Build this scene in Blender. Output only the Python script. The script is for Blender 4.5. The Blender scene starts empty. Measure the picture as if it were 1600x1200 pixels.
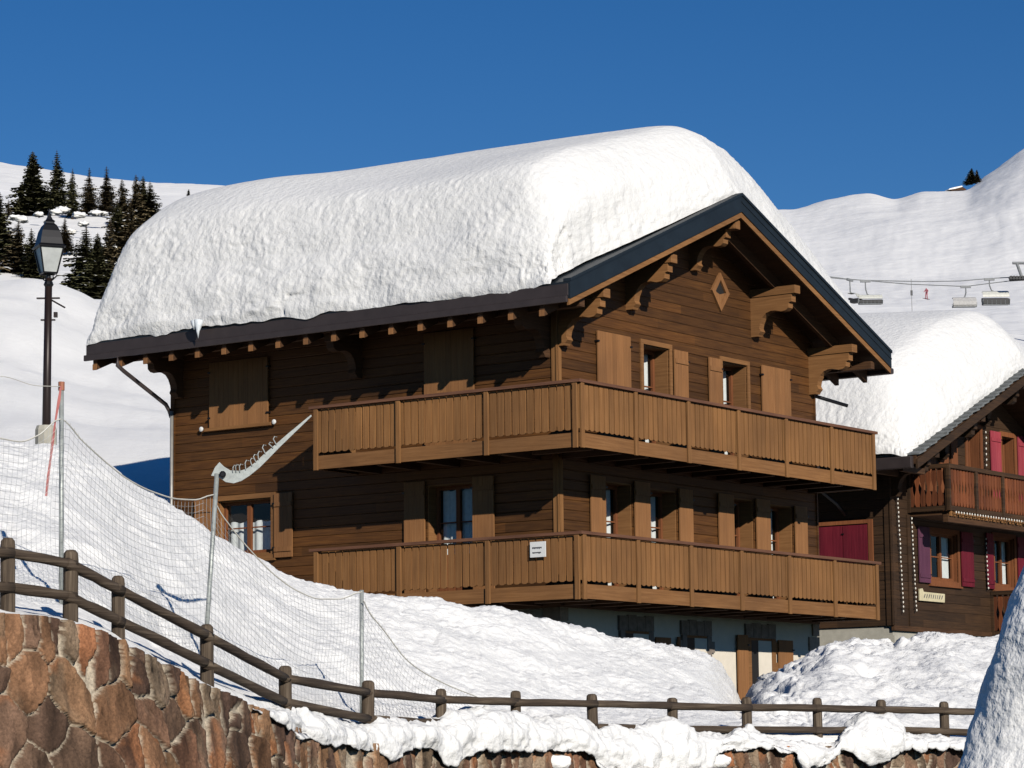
import bpy, math, random
import numpy as np
from mathutils import Matrix, Vector
random.seed(7)
rng = np.random.default_rng(11)
S = bpy.context.scene
COL = S.collection
PI = math.pi

# ------------------------------------------------------------------ camera model
F_, PITCH, ROLL, TH = 4568.2674, 0.130896, -0.0111099, 0.6218875
EYE = 1.6
cR = np.array([1., 0, 0]); cF = np.array([0, math.cos(PITCH), math.sin(PITCH)]); cU = np.array([0, -math.sin(PITCH), math.cos(PITCH)])
r2 = cR*math.cos(ROLL)+cU*math.sin(ROLL); u2 = -cR*math.sin(ROLL)+cU*math.cos(ROLL)
def at(u, v, d):
    """world point seen at photo pixel (u, v) standing d metres ahead"""
    u = np.asarray(u, float); v = np.asarray(v, float); d = np.asarray(d, float)
    ray = r2*(u[..., None]-800) - u2*(v[..., None]-600) + cF*F_
    p = ray*(d/ray[..., 1])[..., None]
    return p+np.array([0, 0, EYE])
cam = bpy.data.cameras.new('camera'); co = bpy.data.objects.new('camera', cam); COL.objects.link(co)
cam.sensor_width = 36; cam.lens = F_/1600*36; cam.clip_start = .5; cam.clip_end = 6000
M = Matrix(((r2[0], u2[0], -cF[0], 0), (r2[1], u2[1], -cF[1], 0), (r2[2], u2[2], -cF[2], EYE), (0, 0, 0, 1)))
co.matrix_world = M
S.camera = co
S.view_settings.view_transform = 'Standard'; S.view_settings.look = 'None'
S.cycles.diffuse_bounces = 0
S.view_settings.exposure = -.13; S.view_settings.gamma = 1

# ------------------------------------------------------------------ light
gx = np.array([math.sin(TH), math.cos(TH), 0]); lx = np.array([-math.cos(TH), math.sin(TH), 0])
sun_v = Vector(tuple(-.655*gx - 1.*lx + np.array([0, 0, .52]))).normalized()
sl = bpy.data.lights.new('sun', 'SUN'); sl.energy = 5.0; sl.angle = math.radians(.5); sl.color = (1, .94, .845)
so = bpy.data.objects.new('sun', sl); COL.objects.link(so); so.location = (20, -30, 40)
so.rotation_euler = sun_v.to_track_quat('Z', 'Y').to_euler()
W = bpy.data.worlds.new('World'); S.world = W; W.use_nodes = True
nt = W.node_tree; bg = nt.nodes['Background']
sky = nt.nodes.new('ShaderNodeTexSky'); sky.sky_type = 'NISHITA'; sky.sun_disc = False
sky.sun_elevation = math.asin(sun_v.z); sky.sun_rotation = math.atan2(sun_v.x, sun_v.y)
sky.altitude = 2200; sky.air_density = 1.0; sky.dust_density = .0; sky.ozone_density = 3.0
hs = nt.nodes.new('ShaderNodeHueSaturation'); hs.inputs['Hue'].default_value = .508; hs.inputs['Saturation'].default_value = 1.32; hs.inputs['Value'].default_value = 1.15
nt.links.new(sky.outputs[0], hs.inputs['Color']); nt.links.new(hs.outputs[0], bg.inputs[0]); bg.inputs[1].default_value = .062

# ------------------------------------------------------------------ noise (numpy)
def _h(i, j, k, seed):
    n = (i*374761393 + j*668265263 + k*2147483647 + seed*1274126177) & 0xffffffff
    n = ((n ^ (n >> 13))*1274126177) & 0xffffffff
    n = ((n ^ (n >> 16))*2246822519) & 0xffffffff
    return ((n ^ (n >> 15)) & 0xffff)/65535.0*2-1
def vnoise(P, sc, seed=0):
    Q = P*sc if np.isscalar(sc) else P*np.asarray(sc)
    I = np.floor(Q).astype(np.int64); f = Q-I; f = f*f*f*(f*(f*6-15)+10)
    r = 0
    for a in (0, 1):
        for b in (0, 1):
            for c in (0, 1):
                w = (f[..., 0] if a else 1-f[..., 0])*(f[..., 1] if b else 1-f[..., 1])*(f[..., 2] if c else 1-f[..., 2])
                r = r+w*_h(I[..., 0]+a, I[..., 1]+b, I[..., 2]+c, seed)
    return r
def fbm(P, sc, octv=3, seed=0, gain=.5):
    r = 0; a = 1; t = 0
    sc = np.asarray(sc, float)*np.ones(3)
    for o in range(octv):
        r = r+a*vnoise(P+o*17.3, sc*(2.03**o), seed+o); t += a; a *= gain
    return r/t
def lumps(P, sc, seed=0):
    """rounded pillows with creases between them"""
    n1 = np.abs(vnoise(P, sc, seed)); n2 = np.abs(vnoise(P+5.1, np.asarray(sc)*2.1, seed+1))
    return (1-np.sqrt(n1+.02))*.0 + np.sqrt(n1+.01)*.65+np.sqrt(n2+.01)*.35-.45
def sstep(a, b, x):
    t = np.clip((x-a)/(b-a), 0, 1); return t*t*(3-2*t)
def pch(xs, ys, x):
    """smooth monotone interpolation through points"""
    xs = np.asarray(xs, float); ys = np.asarray(ys, float); x = np.asarray(x, float)
    h = np.diff(xs); d = np.diff(ys)/h; m = np.zeros(len(xs))
    m[0] = d[0]; m[-1] = d[-1]
    for i in range(1, len(xs)-1):
        m[i] = 0 if d[i-1]*d[i] <= 0 else (h[i-1]+h[i])*2/((2*h[i]+h[i-1])/d[i-1]*1+(h[i]+2*h[i-1])/d[i]*1)*1.5/1.0 if False else (0 if d[i-1]*d[i] <= 0 else 3*(h[i-1]+h[i])/((2*h[i]+h[i-1])/d[i-1]+(h[i]+2*h[i-1])/d[i]))
    k = np.clip(np.searchsorted(xs, x)-1, 0, len(h)-1)
    t = np.clip((x-xs[k])/h[k], 0, 1)
    h00 = 2*t**3-3*t**2+1; h10 = t**3-2*t**2+t; h01 = -2*t**3+3*t**2; h11 = t**3-t**2
    return h00*ys[k]+h10*h[k]*m[k]+h01*ys[k+1]+h11*h[k]*m[k+1]

# ------------------------------------------------------------------ materials
def newmat(name):
    m = bpy.data.materials.new(name); m.use_nodes = True
    return m, m.node_tree, m.node_tree.nodes['Principled BSDF']
def nd(t, ty, **kw):
    n = t.nodes.new(ty)
    for k, v in kw.items():
        if k in n.inputs: n.inputs[k].default_value = v
        else: setattr(n, k, v)
    return n
def ramp(t, fac, stops):
    r = t.nodes.new('ShaderNodeValToRGB'); t.links.new(fac, r.inputs[0])
    e = r.color_ramp.elements
    while len(e) < len(stops): e.new(.5)
    for i, (p, c) in enumerate(stops): e[i].position = p; e[i].color = (*c, 1)
    return r.outputs[0]
def coords(t, scale=(1, 1, 1), src='Object'):
    tc = t.nodes.new('ShaderNodeTexCoord'); mp = t.nodes.new('ShaderNodeMapping'); mp.inputs['Scale'].default_value = scale
    t.links.new(tc.outputs[src], mp.inputs[0]); return mp.outputs[0]
def mixc(t, fac, a, b, mode='MIX'):
    m = t.nodes.new('ShaderNodeMix'); m.data_type = 'RGBA'; m.blend_type = mode
    for s, v in ((0, fac), (6, a), (7, b)):
        if hasattr(v, 'links'): t.links.new(v, m.inputs[s])
        else: m.inputs[s].default_value = v if s == 0 else (*v, 1)
    return m.outputs[2]
def bump(t, bs, h, dist, strength=1.):
    b = t.nodes.new('ShaderNodeBump'); b.inputs['Distance'].default_value = dist; b.inputs['Strength'].default_value = strength
    t.links.new(h, b.inputs['Height']); t.links.new(b.outputs[0], bs.inputs['Normal'])
    return b
def wood(name, dark, mid, light, along, rough=.75, island=.35, course=None, weather=None, bdist=.004):
    """along: axis index the grain runs along (0,1,2) or 'h' for both horizontals"""
    m, t, b = newmat(name)
    sc = {0: (1.2, 28, 28), 1: (28, 1.2, 28), 2: (28, 28, 1.2), 'h': (1.3, 1.3, 30)}[along]
    n = nd(t, 'ShaderNodeTexNoise', Scale=1., Detail=6., Roughness=.62); t.links.new(coords(t, sc), n.inputs['Vector'])
    c = ramp(t, n.outputs[0], [(.25, dark), (.5, mid), (.78, light)])
    if course:
        sep = nd(t, 'ShaderNodeSeparateXYZ'); t.links.new(coords(t), sep.inputs[0])
        dv = nd(t, 'ShaderNodeMath', operation='DIVIDE'); t.links.new(sep.outputs[2], dv.inputs[0]); dv.inputs[1].default_value = course
        fl = nd(t, 'ShaderNodeMath', operation='FLOOR'); t.links.new(dv.outputs[0], fl.inputs[0])
        # plank ends: long boards of a few metres, staggered by course
        mu = nd(t, 'ShaderNodeMath', operation='MULTIPLY_ADD'); ad = nd(t, 'ShaderNodeMath', operation='ADD')
        t.links.new(sep.outputs[0], ad.inputs[0]); t.links.new(sep.outputs[1], ad.inputs[1])
        t.links.new(fl.outputs[0], mu.inputs[0]); mu.inputs[1].default_value = 1.37; t.links.new(ad.outputs[0], mu.inputs[2])
        d2 = nd(t, 'ShaderNodeMath', operation='DIVIDE'); t.links.new(mu.outputs[0], d2.inputs[0]); d2.inputs[1].default_value = 3.6
        f2 = nd(t, 'ShaderNodeMath', operation='FLOOR'); t.links.new(d2.outputs[0], f2.inputs[0])
        cx = nd(t, 'ShaderNodeCombineXYZ'); t.links.new(fl.outputs[0], cx.inputs[0]); t.links.new(f2.outputs[0], cx.inputs[1])
        wn = nd(t, 'ShaderNodeTexWhiteNoise'); t.links.new(cx.outputs[0], wn.inputs[0])
        v = ramp(t, wn.outputs[0], [(0, (.72, .72, .72)), (.5, (1, 1, 1)), (1, (1.32, 1.26, 1.15))])
        c = mixc(t, 1., c, v, 'MULTIPLY')
    elif island:
        g = nd(t, 'ShaderNodeNewGeometry')
        v = ramp(t, g.outputs['Random Per Island'], [(0, (1-island,)*3), (.5, (1, 1, 1)), (1, (1+island*.8, 1+island*.7, 1+island*.55))])
        c = mixc(t, 1., c, v, 'MULTIPLY')
    n2 = nd(t, 'ShaderNodeTexNoise', Scale=.55, Detail=3.); t.links.new(coords(t), n2.inputs['Vector'])
    v2 = ramp(t, n2.outputs[0], [(.3, (.78, .78, .80)), (.7, (1.18, 1.16, 1.1))])
    c = mixc(t, 1., c, v2, 'MULTIPLY')
    t.links.new(c, b.inputs['Base Color']); b.inputs['Roughness'].default_value = rough
    b.inputs['Specular IOR Level'].default_value = .25
    bump(t, b, n.outputs[0], bdist)
    return m
def plain(name, col, rough=.6, metal=0., var=.15, scale=6., bd=0., spec=.4):
    m, t, b = newmat(name)
    n = nd(t, 'ShaderNodeTexNoise', Scale=scale, Detail=5., Roughness=.6); t.links.new(coords(t), n.inputs['Vector'])
    c = ramp(t, n.outputs[0], [(.3, tuple(x*(1-var) for x in col)), (.7, tuple(x*(1+var) for x in col))])
    t.links.new(c, b.inputs['Base Color']); b.inputs['Roughness'].default_value = rough; b.inputs['Metallic'].default_value = metal
    b.inputs['Specular IOR Level'].default_value = spec
    if bd: bump(t, b, n.outputs[0], bd)
    return m
def snowmat(name, s1, d1, s2, d2, tint=(.80, .795, .78), dirt=None, stretch=(1, 1, 1)):
    m, t, b = newmat(name)
    cc = coords(t, stretch)
    n1 = nd(t, 'ShaderNodeTexNoise', Scale=s1, Detail=4., Roughness=.55); t.links.new(cc, n1.inputs['Vector'])
    n2 = nd(t, 'ShaderNodeTexNoise', Scale=s2, Detail=3., Roughness=.6); t.links.new(cc, n2.inputs['Vector'])
    b1 = nd(t, 'ShaderNodeBump', Distance=d1); t.links.new(n1.outputs[0], b1.inputs['Height'])
    b2 = nd(t, 'ShaderNodeBump', Distance=d2); t.links.new(n2.outputs[0], b2.inputs['Height']); t.links.new(b1.outputs[0], b2.inputs['Normal'])
    t.links.new(b2.outputs[0], b.inputs['Normal'])
    n3 = nd(t, 'ShaderNodeTexNoise', Scale=s1*.35, Detail=3.); t.links.new(cc, n3.inputs['Vector'])
    c = ramp(t, n3.outputs[0], [(.3, tuple(x*.955 for x in tint)), (.7, tint)])
    if dirt: c = mixc(t, ramp(t, n2.outputs[0], [(.62, (0, 0, 0)), (.8, (.35, .35, .35))]), c, dirt)
    t.links.new(c, b.inputs['Base Color']); b.inputs['Roughness'].default_value = .62
    b.inputs['Specular IOR Level'].default_value = .25
    return m
m_cap = snowmat('roof snow', 7., .035, 26., .006)
m_bank = snowmat('bank snow', 6., .03, 24., .006, tint=(.94, .93, .905))
m_hill = snowmat('hill snow', .35, .35, 1.6, .07, tint=(.95, .94, .915))
m_mount = snowmat('mountain snow', .03, 2.2, .13, .5, tint=(.96, .95, .93), stretch=(1, .6, 1))
m_wall = wood('dark larch planks', (.036, .0148, .005), (.084, .035, .0105), (.145, .065, .019), 'h', course=.19, rough=.68)
m_wall2 = wood('old brown planks', (.022, .012, .007), (.045, .024, .012), (.08, .042, .02), 'h', course=.22)
m_tan = wood('tan slats', (.165, .078, .030), (.235, .113, .042), (.31, .16, .064), 2, island=.14)
m_tanh = wood('tan beams', (.155, .072, .028), (.22, .105, .040), (.29, .148, .062), 'h', island=.14)
m_shut = wood('shutter boards', (.20, .092, .038), (.255, .12, .048), (.31, .152, .064), 2, island=.12)
m_rail = wood('brown handrail', (.09, .042, .025), (.15, .07, .042), (.21, .105, .062), 'h', island=.1)
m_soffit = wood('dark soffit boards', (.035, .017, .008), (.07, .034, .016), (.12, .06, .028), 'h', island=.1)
m_red = wood('window frame wood', (.13, .045, .018), (.19, .068, .027), (.25, .095, .038), 2, island=.1)
m_metal = plain('dark blue-black roof metal', (.010, .016, .022), .5, .1, .25, 3.)
m_gut = plain('brown gutter metal', (.055, .042, .04), .45, .3, .15, 3.)
m_pipe = plain('grey pipe metal', (.33, .32, .30), .5, .4)
m_black = plain('black iron', (.012, .012, .014), .4, .5)
m_polebr = plain('dark brown pole paint', (.022, .013, .011), .4, .2)
m_galv = plain('galvanised steel', (.36, .385, .37), .5, .35, .2, 20.)
m_plaster = plain('white plaster', (.76, .69, .58), .9, 0, .05, 5., .004)
m_quoin = plain('painted quoin stone', (.42, .32, .25), .9, 0, .25, 7., .006)
m_lint = plain('dark lintel stone', (.23, .19, .16), .9, 0, .3, 8., .006)
m_conc = plain('concrete', (.42, .40, .34), .9, 0, .15, 4., .005)
m_white = plain('white board', (.80, .80, .78), .5, 0, .03)
m_ink = plain('dark lettering', (.10, .10, .11), .6)
m_curt = plain('white curtain cloth', (.72, .73, .72), .8, 0, .1, 12.)
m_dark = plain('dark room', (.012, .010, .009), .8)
m_crim = wood('crimson shutter paint', (.085, .005, .013), (.125, .008, .020), (.17, .018, .03), 2, island=.12)
m_pink = wood('faded pink shutter paint', (.24, .03, .045), (.31, .045, .065), (.37, .09, .10), 2, island=.12)
m_purp = wood('plum shutter paint', (.065, .022, .045), (.095, .033, .065), (.13, .05, .085), 2, island=.12)
m_rust = wood('reddish brown slats', (.085, .026, .011), (.16, .05, .02), (.24, .085, .034), 2, island=.35)
m_log = wood('weathered fence log', (.030, .021, .015), (.072, .052, .037), (.19, .15, .11), 'h', island=.22, bdist=.02)
m_logv = wood('weathered fence post', (.035, .025, .018), (.09, .066, .046), (.21, .165, .12), 2, island=.3, bdist=.02)
m_rope = plain('pale rope', (.62, .60, .54), .8)
m_net = plain('grey net string', (.50, .52, .52), .8)
m_tape = plain('red plastic tape', (.42, .13, .12), .6)
m_glow = plain('frosted lantern pane', (.45, .47, .46), .35)
m_ice = plain('ice', (.75, .8, .84), .15)
m_needle = plain('spruce needles', (.16, .155, .075), .8, 0, .45, .8, spec=.1)
m_needle2 = plain('spruce needles browner', (.20, .155, .085), .8, 0, .45, .8, spec=.1)
m_trunk = plain('spruce bark', (.05, .032, .02), .9)
def mglass():
    m, t, b = newmat('window glass')
    t.nodes.remove(b); o = t.nodes['Material Output']
    tr = nd(t, 'ShaderNodeBsdfTransparent'); tr.inputs[0].default_value = (.93, .95, .95, 1)
    gl = nd(t, 'ShaderNodeBsdfGlossy', Roughness=.03); mx = nd(t, 'ShaderNodeMixShader'); fr = nd(t, 'ShaderNodeFresnel', IOR=1.5)
    gm = nd(t, 'ShaderNodeNewGeometry'); mr = nd(t, 'ShaderNodeMapRange'); mr.inputs[3].default_value = 1.5; mr.inputs[4].default_value = 1/1.5
    t.links.new(gm.outputs['Backfacing'], mr.inputs[0]); t.links.new(mr.outputs[0], fr.inputs['IOR'])
    n = nd(t, 'ShaderNodeTexNoise', Scale=1.1, Detail=1.); t.links.new(coords(t), n.inputs['Vector'])
    bb = nd(t, 'ShaderNodeBump', Distance=.012); t.links.new(n.outputs[0], bb.inputs['Height']); t.links.new(bb.outputs[0], gl.inputs['Normal'])
    t.links.new(fr.outputs[0], mx.inputs[0]); t.links.new(tr.outputs[0], mx.inputs[1]); t.links.new(gl.outputs[0], mx.inputs[2]); t.links.new(mx.outputs[0], o.inputs[0])
    return m
m_glass = mglass()

# ------------------------------------------------------------------ mesh helpers
class MB:
    def __init__(s): s.v = []; s.f = []; s.mi = []; s.ad = []
    def add(s, vs, fs, mi=0):
        s.ad.append((vs, fs)); o = len(s.v); s.v += [tuple(map(float, q)) for q in vs]; s.f += [tuple(o+i for i in f) for f in fs]; s.mi += [mi]*len(fs); return s
    def box(s, x0, x1, y0, y1, z0, z1, mi=0):
        return s.add([(x0, y0, z0), (x1, y0, z0), (x1, y1, z0), (x0, y1, z0), (x0, y0, z1), (x1, y0, z1), (x1, y1, z1), (x0, y1, z1)],
                     [(0, 3, 2, 1), (4, 5, 6, 7), (0, 1, 5, 4), (1, 2, 6, 5), (2, 3, 7, 6), (3, 0, 4, 7)], mi)
    def prism(s, poly, a, b, fn, mi=0):
        """poly of (p,q); extruded between a and b; fn(p,q,w)->xyz"""
        n = len(poly); vs = [fn(p, q, a) for p, q in poly]+[fn(p, q, b) for p, q in poly]
        return s.add(vs, [tuple(range(n))[::-1], tuple(range(n, 2*n))]+[(i, (i+1) % n, n+(i+1) % n, n+i) for i in range(n)], mi)
    def tube(s, pts, r, n=8, cap=True, mi=0):
        pts = [Vector(p) for p in pts]; rs = r if hasattr(r, '__len__') else [r]*len(pts)
        rings = []
        up = Vector((0, 0, 1)) if abs((pts[-1]-pts[0]).normalized().z) < .9 else Vector((1, 0, 0))
        for i, p in enumerate(pts):
            d = (pts[min(i+1, len(pts)-1)]-pts[max(i-1, 0)]).normalized()
            a = d.cross(up).normalized(); b = d.cross(a).normalized()
            rings.append([p+(a*math.cos(2*PI*k/n)+b*math.sin(2*PI*k/n))*rs[i] for k in range(n)])
        vs = [q for r_ in rings for q in r_]; fs = []
        for i in range(len(pts)-1):
            for k in range(n): fs.append((i*n+k, i*n+(k+1) % n, (i+1)*n+(k+1) % n, (i+1)*n+k))
        if cap: fs += [tuple(range(n))[::-1], tuple((len(pts)-1)*n+k for k in range(n))]
        return s.add(vs, fs, mi)
    def lathe(s, prof, c=(0, 0, 0), n=12, mi=0, sq=False):
        vs = []; fs = []
        for r, z in prof:
            for k in range(n):
                a = 2*PI*(k+.5)/n; vs.append((c[0]+r*math.cos(a), c[1]+r*math.sin(a), c[2]+z))
        for i in range(len(prof)-1):
            for k in range(n): fs.append((i*n+k, i*n+(k+1) % n, (i+1)*n+(k+1) % n, (i+1)*n+k))
        fs += [tuple(range(n))[::-1], tuple((len(prof)-1)*n+k for k in range(n))]
        return s.add(vs, fs, mi)
    def build(s, name, mats, parent=None, smooth=False, bevel=0):
        me = bpy.data.meshes.new(name); me.from_pydata(s.v, [], s.f)
        for m in (mats if isinstance(mats, (list, tuple)) else [mats]): me.materials.append(m)
        if any(s.mi): me.polygons.foreach_set('material_index', s.mi)
        if smooth: me.shade_smooth()
        me.update()
        o = bpy.data.objects.new(name, me); COL.objects.link(o)
        if parent: o.parent = parent
        if bevel:
            b = o.modifiers.new('bevel', 'BEVEL'); b.width = bevel; b.segments = 2; b.limit_method = 'ANGLE'
        return o
def each(b, name, mat, parent, **kw):
    """every shape added to b becomes a part of its own"""
    for vs, fs in b.ad: MB().add(vs, fs).build(name, mat, parent, **kw)
def tag(o, label=None, cat=None, group=None, kind=None):
    if label: o['label'] = label
    if cat: o['category'] = cat
    if group: o['group'] = group
    if kind: o['kind'] = kind
    return o
def empty(name, loc=(0, 0, 0), rz=0., label=None, cat=None, group=None):
    o = bpy.data.objects.new(name, None); COL.objects.link(o); o.location = loc; o.rotation_euler = (0, 0, rz); o.empty_display_size = .3
    return tag(o, label, cat, group)
def gridmesh(name, P, mat, parent=None, smooth=True, flip=False, attrs=None, wrap=False):
    nr, nc = P.shape[:2]
    idx = np.arange(nr*nc).reshape(nr, nc)
    if wrap: idx = np.concatenate([idx, idx[:, :1]], 1)
    a, b, c, d = idx[:-1, :-1], idx[:-1, 1:], idx[1:, 1:], idx[1:, :-1]
    q = np.stack([a, b, c, d] if not flip else [a, d, c, b], -1).reshape(-1, 4)
    me = bpy.data.meshes.new(name)
    me.vertices.add(nr*nc); me.vertices.foreach_set('co', P.reshape(-1).astype(np.float32))
    me.loops.add(q.size); me.loops.foreach_set('vertex_index', q.reshape(-1).astype(np.int32))
    me.polygons.add(len(q)); me.polygons.foreach_set('loop_start', (np.arange(len(q))*4).astype(np.int32))
    me.update(calc_edges=True); me.validate()
    me.materials.append(mat)
    if smooth: me.shade_smooth()
    if attrs:
        for k, A in attrs.items():
            at_ = me.color_attributes.new(k, 'FLOAT_COLOR', 'POINT')
            B = np.ones((nr*nc, 4), np.float32); B[:, :A.shape[-1]] = A.reshape(nr*nc, -1)
            at_.data.foreach_set('color', B.reshape(-1))
    o = bpy.data.objects.new(name, me); COL.objects.link(o)
    if parent: o.parent = parent
    return o
def gnormal(P):
    du = np.gradient(P, axis=1); dv = np.gradient(P, axis=0)
    n = np.cross(du, dv); return n/(np.linalg.norm(n, axis=-1, keepdims=True)+1e-9)

# ------------------------------------------------------------------ terrain: one sheet from the retaining wall to the hill crest
FU = [-900, -200, 12, 110, 185, 323, 446, 573, 689, 805, 927, 1052, 1168, 1277, 1376, 1477, 1580, 1800, 2500]
FD = [20, 24., 25, 25.5, 26, 27.5, 29.3, 31.2, 32.8, 34, 35, 36, 36.9, 37.7, 38.4, 39, 39.5, 40, 40]
def df(u): return pch(FU, FD, u)
FB = [860, 930, 958, 972, 1000, 1068, 1104, 1136, 1136, 1137, 1141, 1144, 1146, 1150, 1152, 1158, 1165, 1170, 1180]
WALLY = ([-900, -200, 0, 60, 110, 140, 170, 200, 240, 270, 330, 380, 430, 480, 520, 600, 750, 1000, 1300, 1600, 2500],
         [900, 945, 962, 966, 976, 986, 998, 1012, 1035, 1050, 1079, 1100, 1125, 1147, 1158, 1166, 1168, 1168, 1168, 1170, 1185])
def ridge_y(u):
    return pch([-900, -300, 0, 60, 110, 170, 205, 280, 335, 420, 500, 560, 620, 720, 830, 900, 960, 1040, 1100, 1140, 1158, 1172, 1195, 1220, 1248, 1275, 1305, 1400, 1500, 1555, 1700, 2500],
               [560, 640, 685, 695, 702, 727, 757, 803, 838, 882, 912, 924, 930, 944, 962, 982, 999, 1013, 1022, 1060, 1100, 1094, 1062, 1054, 1042, 1020, 1003, 1001, 989, 988, 992, 1000], u)
def ridge_d(u): return pch([-900, 0, 300, 560, 900, 1100, 1160, 1220, 1300, 1600, 2500], [31, 35, 38, 39.5, 43, 48, 52, 49.5, 50, 55, 57], u)
def bank_curve(k):
    def f(u):
        t = k
        d = df(u)+.9+(ridge_d(u)-df(u)-.9)*t
        a = at(u, pch(FU, FB, u)-10, df(u)+.9); b = at(u, ridge_y(u), ridge_d(u))
        z = a[:, 2]+(b[:, 2]-a[:, 2])*(.75*t+.25*t*t*(3-2*t))
        x = a[:, 0]+(b[:, 0]-a[:, 0])*t
        return np.stack([x, d, z], -1)
    return f
def yc(d, us, ys): return lambda u: at(u, pch(us, ys, u), np.full(len(u), float(d)) if np.isscalar(d) else d(u))
curves = [
    (lambda u: at(u, pch(*WALLY, u)+25, df(u)-.28), 3),
    (lambda u: at(u, pch(*WALLY, u)-1, df(u)-.26), 6),
    (lambda u: at(u, pch(FU, FB, u)-2, df(u)), 10),
    (bank_curve(0), 36), (bank_curve(.2), 40), (bank_curve(.45), 48), (bank_curve(.75), 56), (bank_curve(1.), 14),
    (lambda u: at(u, ridge_y(u), ridge_d(u))+np.array([0, 1.3, -.12]), 10),
    (lambda u: np.stack([at(u, ridge_y(u), ridge_d(u))[:, 0]*1.07, ridge_d(u)+3.4, at(u, ridge_y(u), ridge_d(u))[:, 2]-.5-.9*sstep(500, 900, u)*(1-sstep(1240, 1400, u))], -1), 8),
    (yc(66, [-900, 0, 150, 270, 330, 420, 500, 600, 900, 1250, 1500, 2500], [740, 765, 780, 795, 850, 915, 950, 980, 1030, 1045, 1040, 1040]), 8),
    (yc(76, [-900, 0, 150, 270, 600, 900, 1250, 1500, 2500], [690, 690, 705, 708, 800, 900, 1020, 1025, 1025]), 12),
    (yc(92, [-900, 0, 150, 270, 600, 900, 1250, 1500, 2500], [570, 600, 640, 655, 720, 800, 960, 960, 960]), 16),
    (yc(110, [-900, 0, 150, 270, 600, 900, 1250, 1500, 2500], [450, 497, 545, 575, 620, 660, 700, 700, 690]), 16),
    (yc(126, [-900, -200, 0, 40, 80, 120, 155, 200, 270, 600, 900, 1250, 1500, 2500], [380, 430, 436, 434, 441, 457, 477, 500, 520, 560, 570, 560, 560, 560]), 6),
    (yc(136, [-900, 0, 155, 270, 600, 1250, 2500], [470, 492, 535, 560, 590, 590, 590]), 4),
    (yc(160, [-900, 0, 155, 270, 600, 1250, 2500], [640, 640, 650, 660, 660, 660, 660]), 1)]
def loft(curves, U):
    K = np.stack([c(U) for c, _ in curves]); n = len(K); rows = []; tag_ = []
    for i in range(n-1):
        p0, p1, p2, p3 = K[max(i-1, 0)], K[i], K[i+1], K[min(i+2, n-1)]
        m = curves[i][1]
        for j in range(m):
            t = j/m
            # cardinal spline with softened tangents
            h = .4
            m1 = (p2-p0)*h*(1 if i else 0); m2 = (p3-p1)*h*(1 if i < n-2 else 0)
            l1 = np.linalg.norm(p1-p0, axis=-1, keepdims=True)+1e-6; l2 = np.linalg.norm(p2-p1, axis=-1, keepdims=True)+1e-6; l3 = np.linalg.norm(p3-p2, axis=-1, keepdims=True)+1e-6
            m1 = m1*np.minimum(1, 2*l2/(l1+l2)); m2 = m2*np.minimum(1, 2*l2/(l2+l3))
            rows.append((2*t**3-3*t**2+1)*p1+(t**3-2*t**2+t)*m1+(-2*t**3+3*t**2)*p2+(t**3-t**2)*m2); tag_.append(i+t)
    rows.append(K[-1]); tag_.append(n-1.)
    return np.stack(rows), np.array(tag_)
U = np.concatenate([np.arange(-900, -40, 20), np.arange(-40, 1650, 3.2), np.arange(1650, 2500, 25)]).astype(float)
P, T = loft(curves, U)
N = gnormal(P); N = N*np.sign(N[..., 2:3])
TT = T[:, None]*np.ones(len(U)); UU = U[None, :]*np.ones((len(T), 1))
bankw = sstep(2.6, 3.6, TT)*(1-sstep(9, 11, TT))
right = sstep(1130, 1200, UU)
crest = sstep(5.2, 7.0, TT)*(1-sstep(8.2, 9.5, TT))
d = bankw*(.045*fbm(P, 1.1, 2, 3)*2+(.048*lumps(P, (4.4, 2.4, 4.4), 5)+.03*lumps(P, (9.5, 5.5, 9.5), 6)*(1-right)*(.5+.7*sstep(250, 650, UU)))+.012*fbm(P, 14, 2, 9))
d += bankw*right*((.34*fbm(P, (.75, .5, .8), 3, 20)*(1-.5*crest)+sstep(-.15, .3, fbm(P, .8, 2, 29)+.5*(1-sstep(1200, 1330, UU)))*(.26*lumps(P, (1.9, 1.4, 1.9), 21)+.13*lumps(P, (4.6, 3.2, 4.6), 25))*(.35+.65*np.maximum(crest, 1-sstep(1190, 1320, UU))))+.028*lumps(P, (8.5, 6, 8.5), 26)+.02*fbm(P, 15, 2, 31))
d += bankw*sstep(650, 1000, UU)*(1-right)*crest*(.06*lumps(P, (2.6,)*3, 41)+.045*lumps(P, (7.,)*3, 43))
d += (1-sstep(2.2, 3, TT))*sstep(1.2, 2, TT)*.05*fbm(P, 2.2, 3, 51)
hillw = sstep(10, 12, TT)
d += hillw*(.55*fbm(P, (.10, .10, .12), 3, 61)+.10*fbm(P, .8, 3, 66)*(1-sstep(13, 14, TT)*.6))
d += hillw*(1-sstep(13.2, 14.2, TT))*.22*np.maximum(0, lumps(P+vnoise(P, .3, 70)[..., None], (.5, .5, .7), 71))
P = P+N*d[..., None]
tag(gridmesh('ground', P, m_bank, flip=False), kind='structure')

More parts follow.
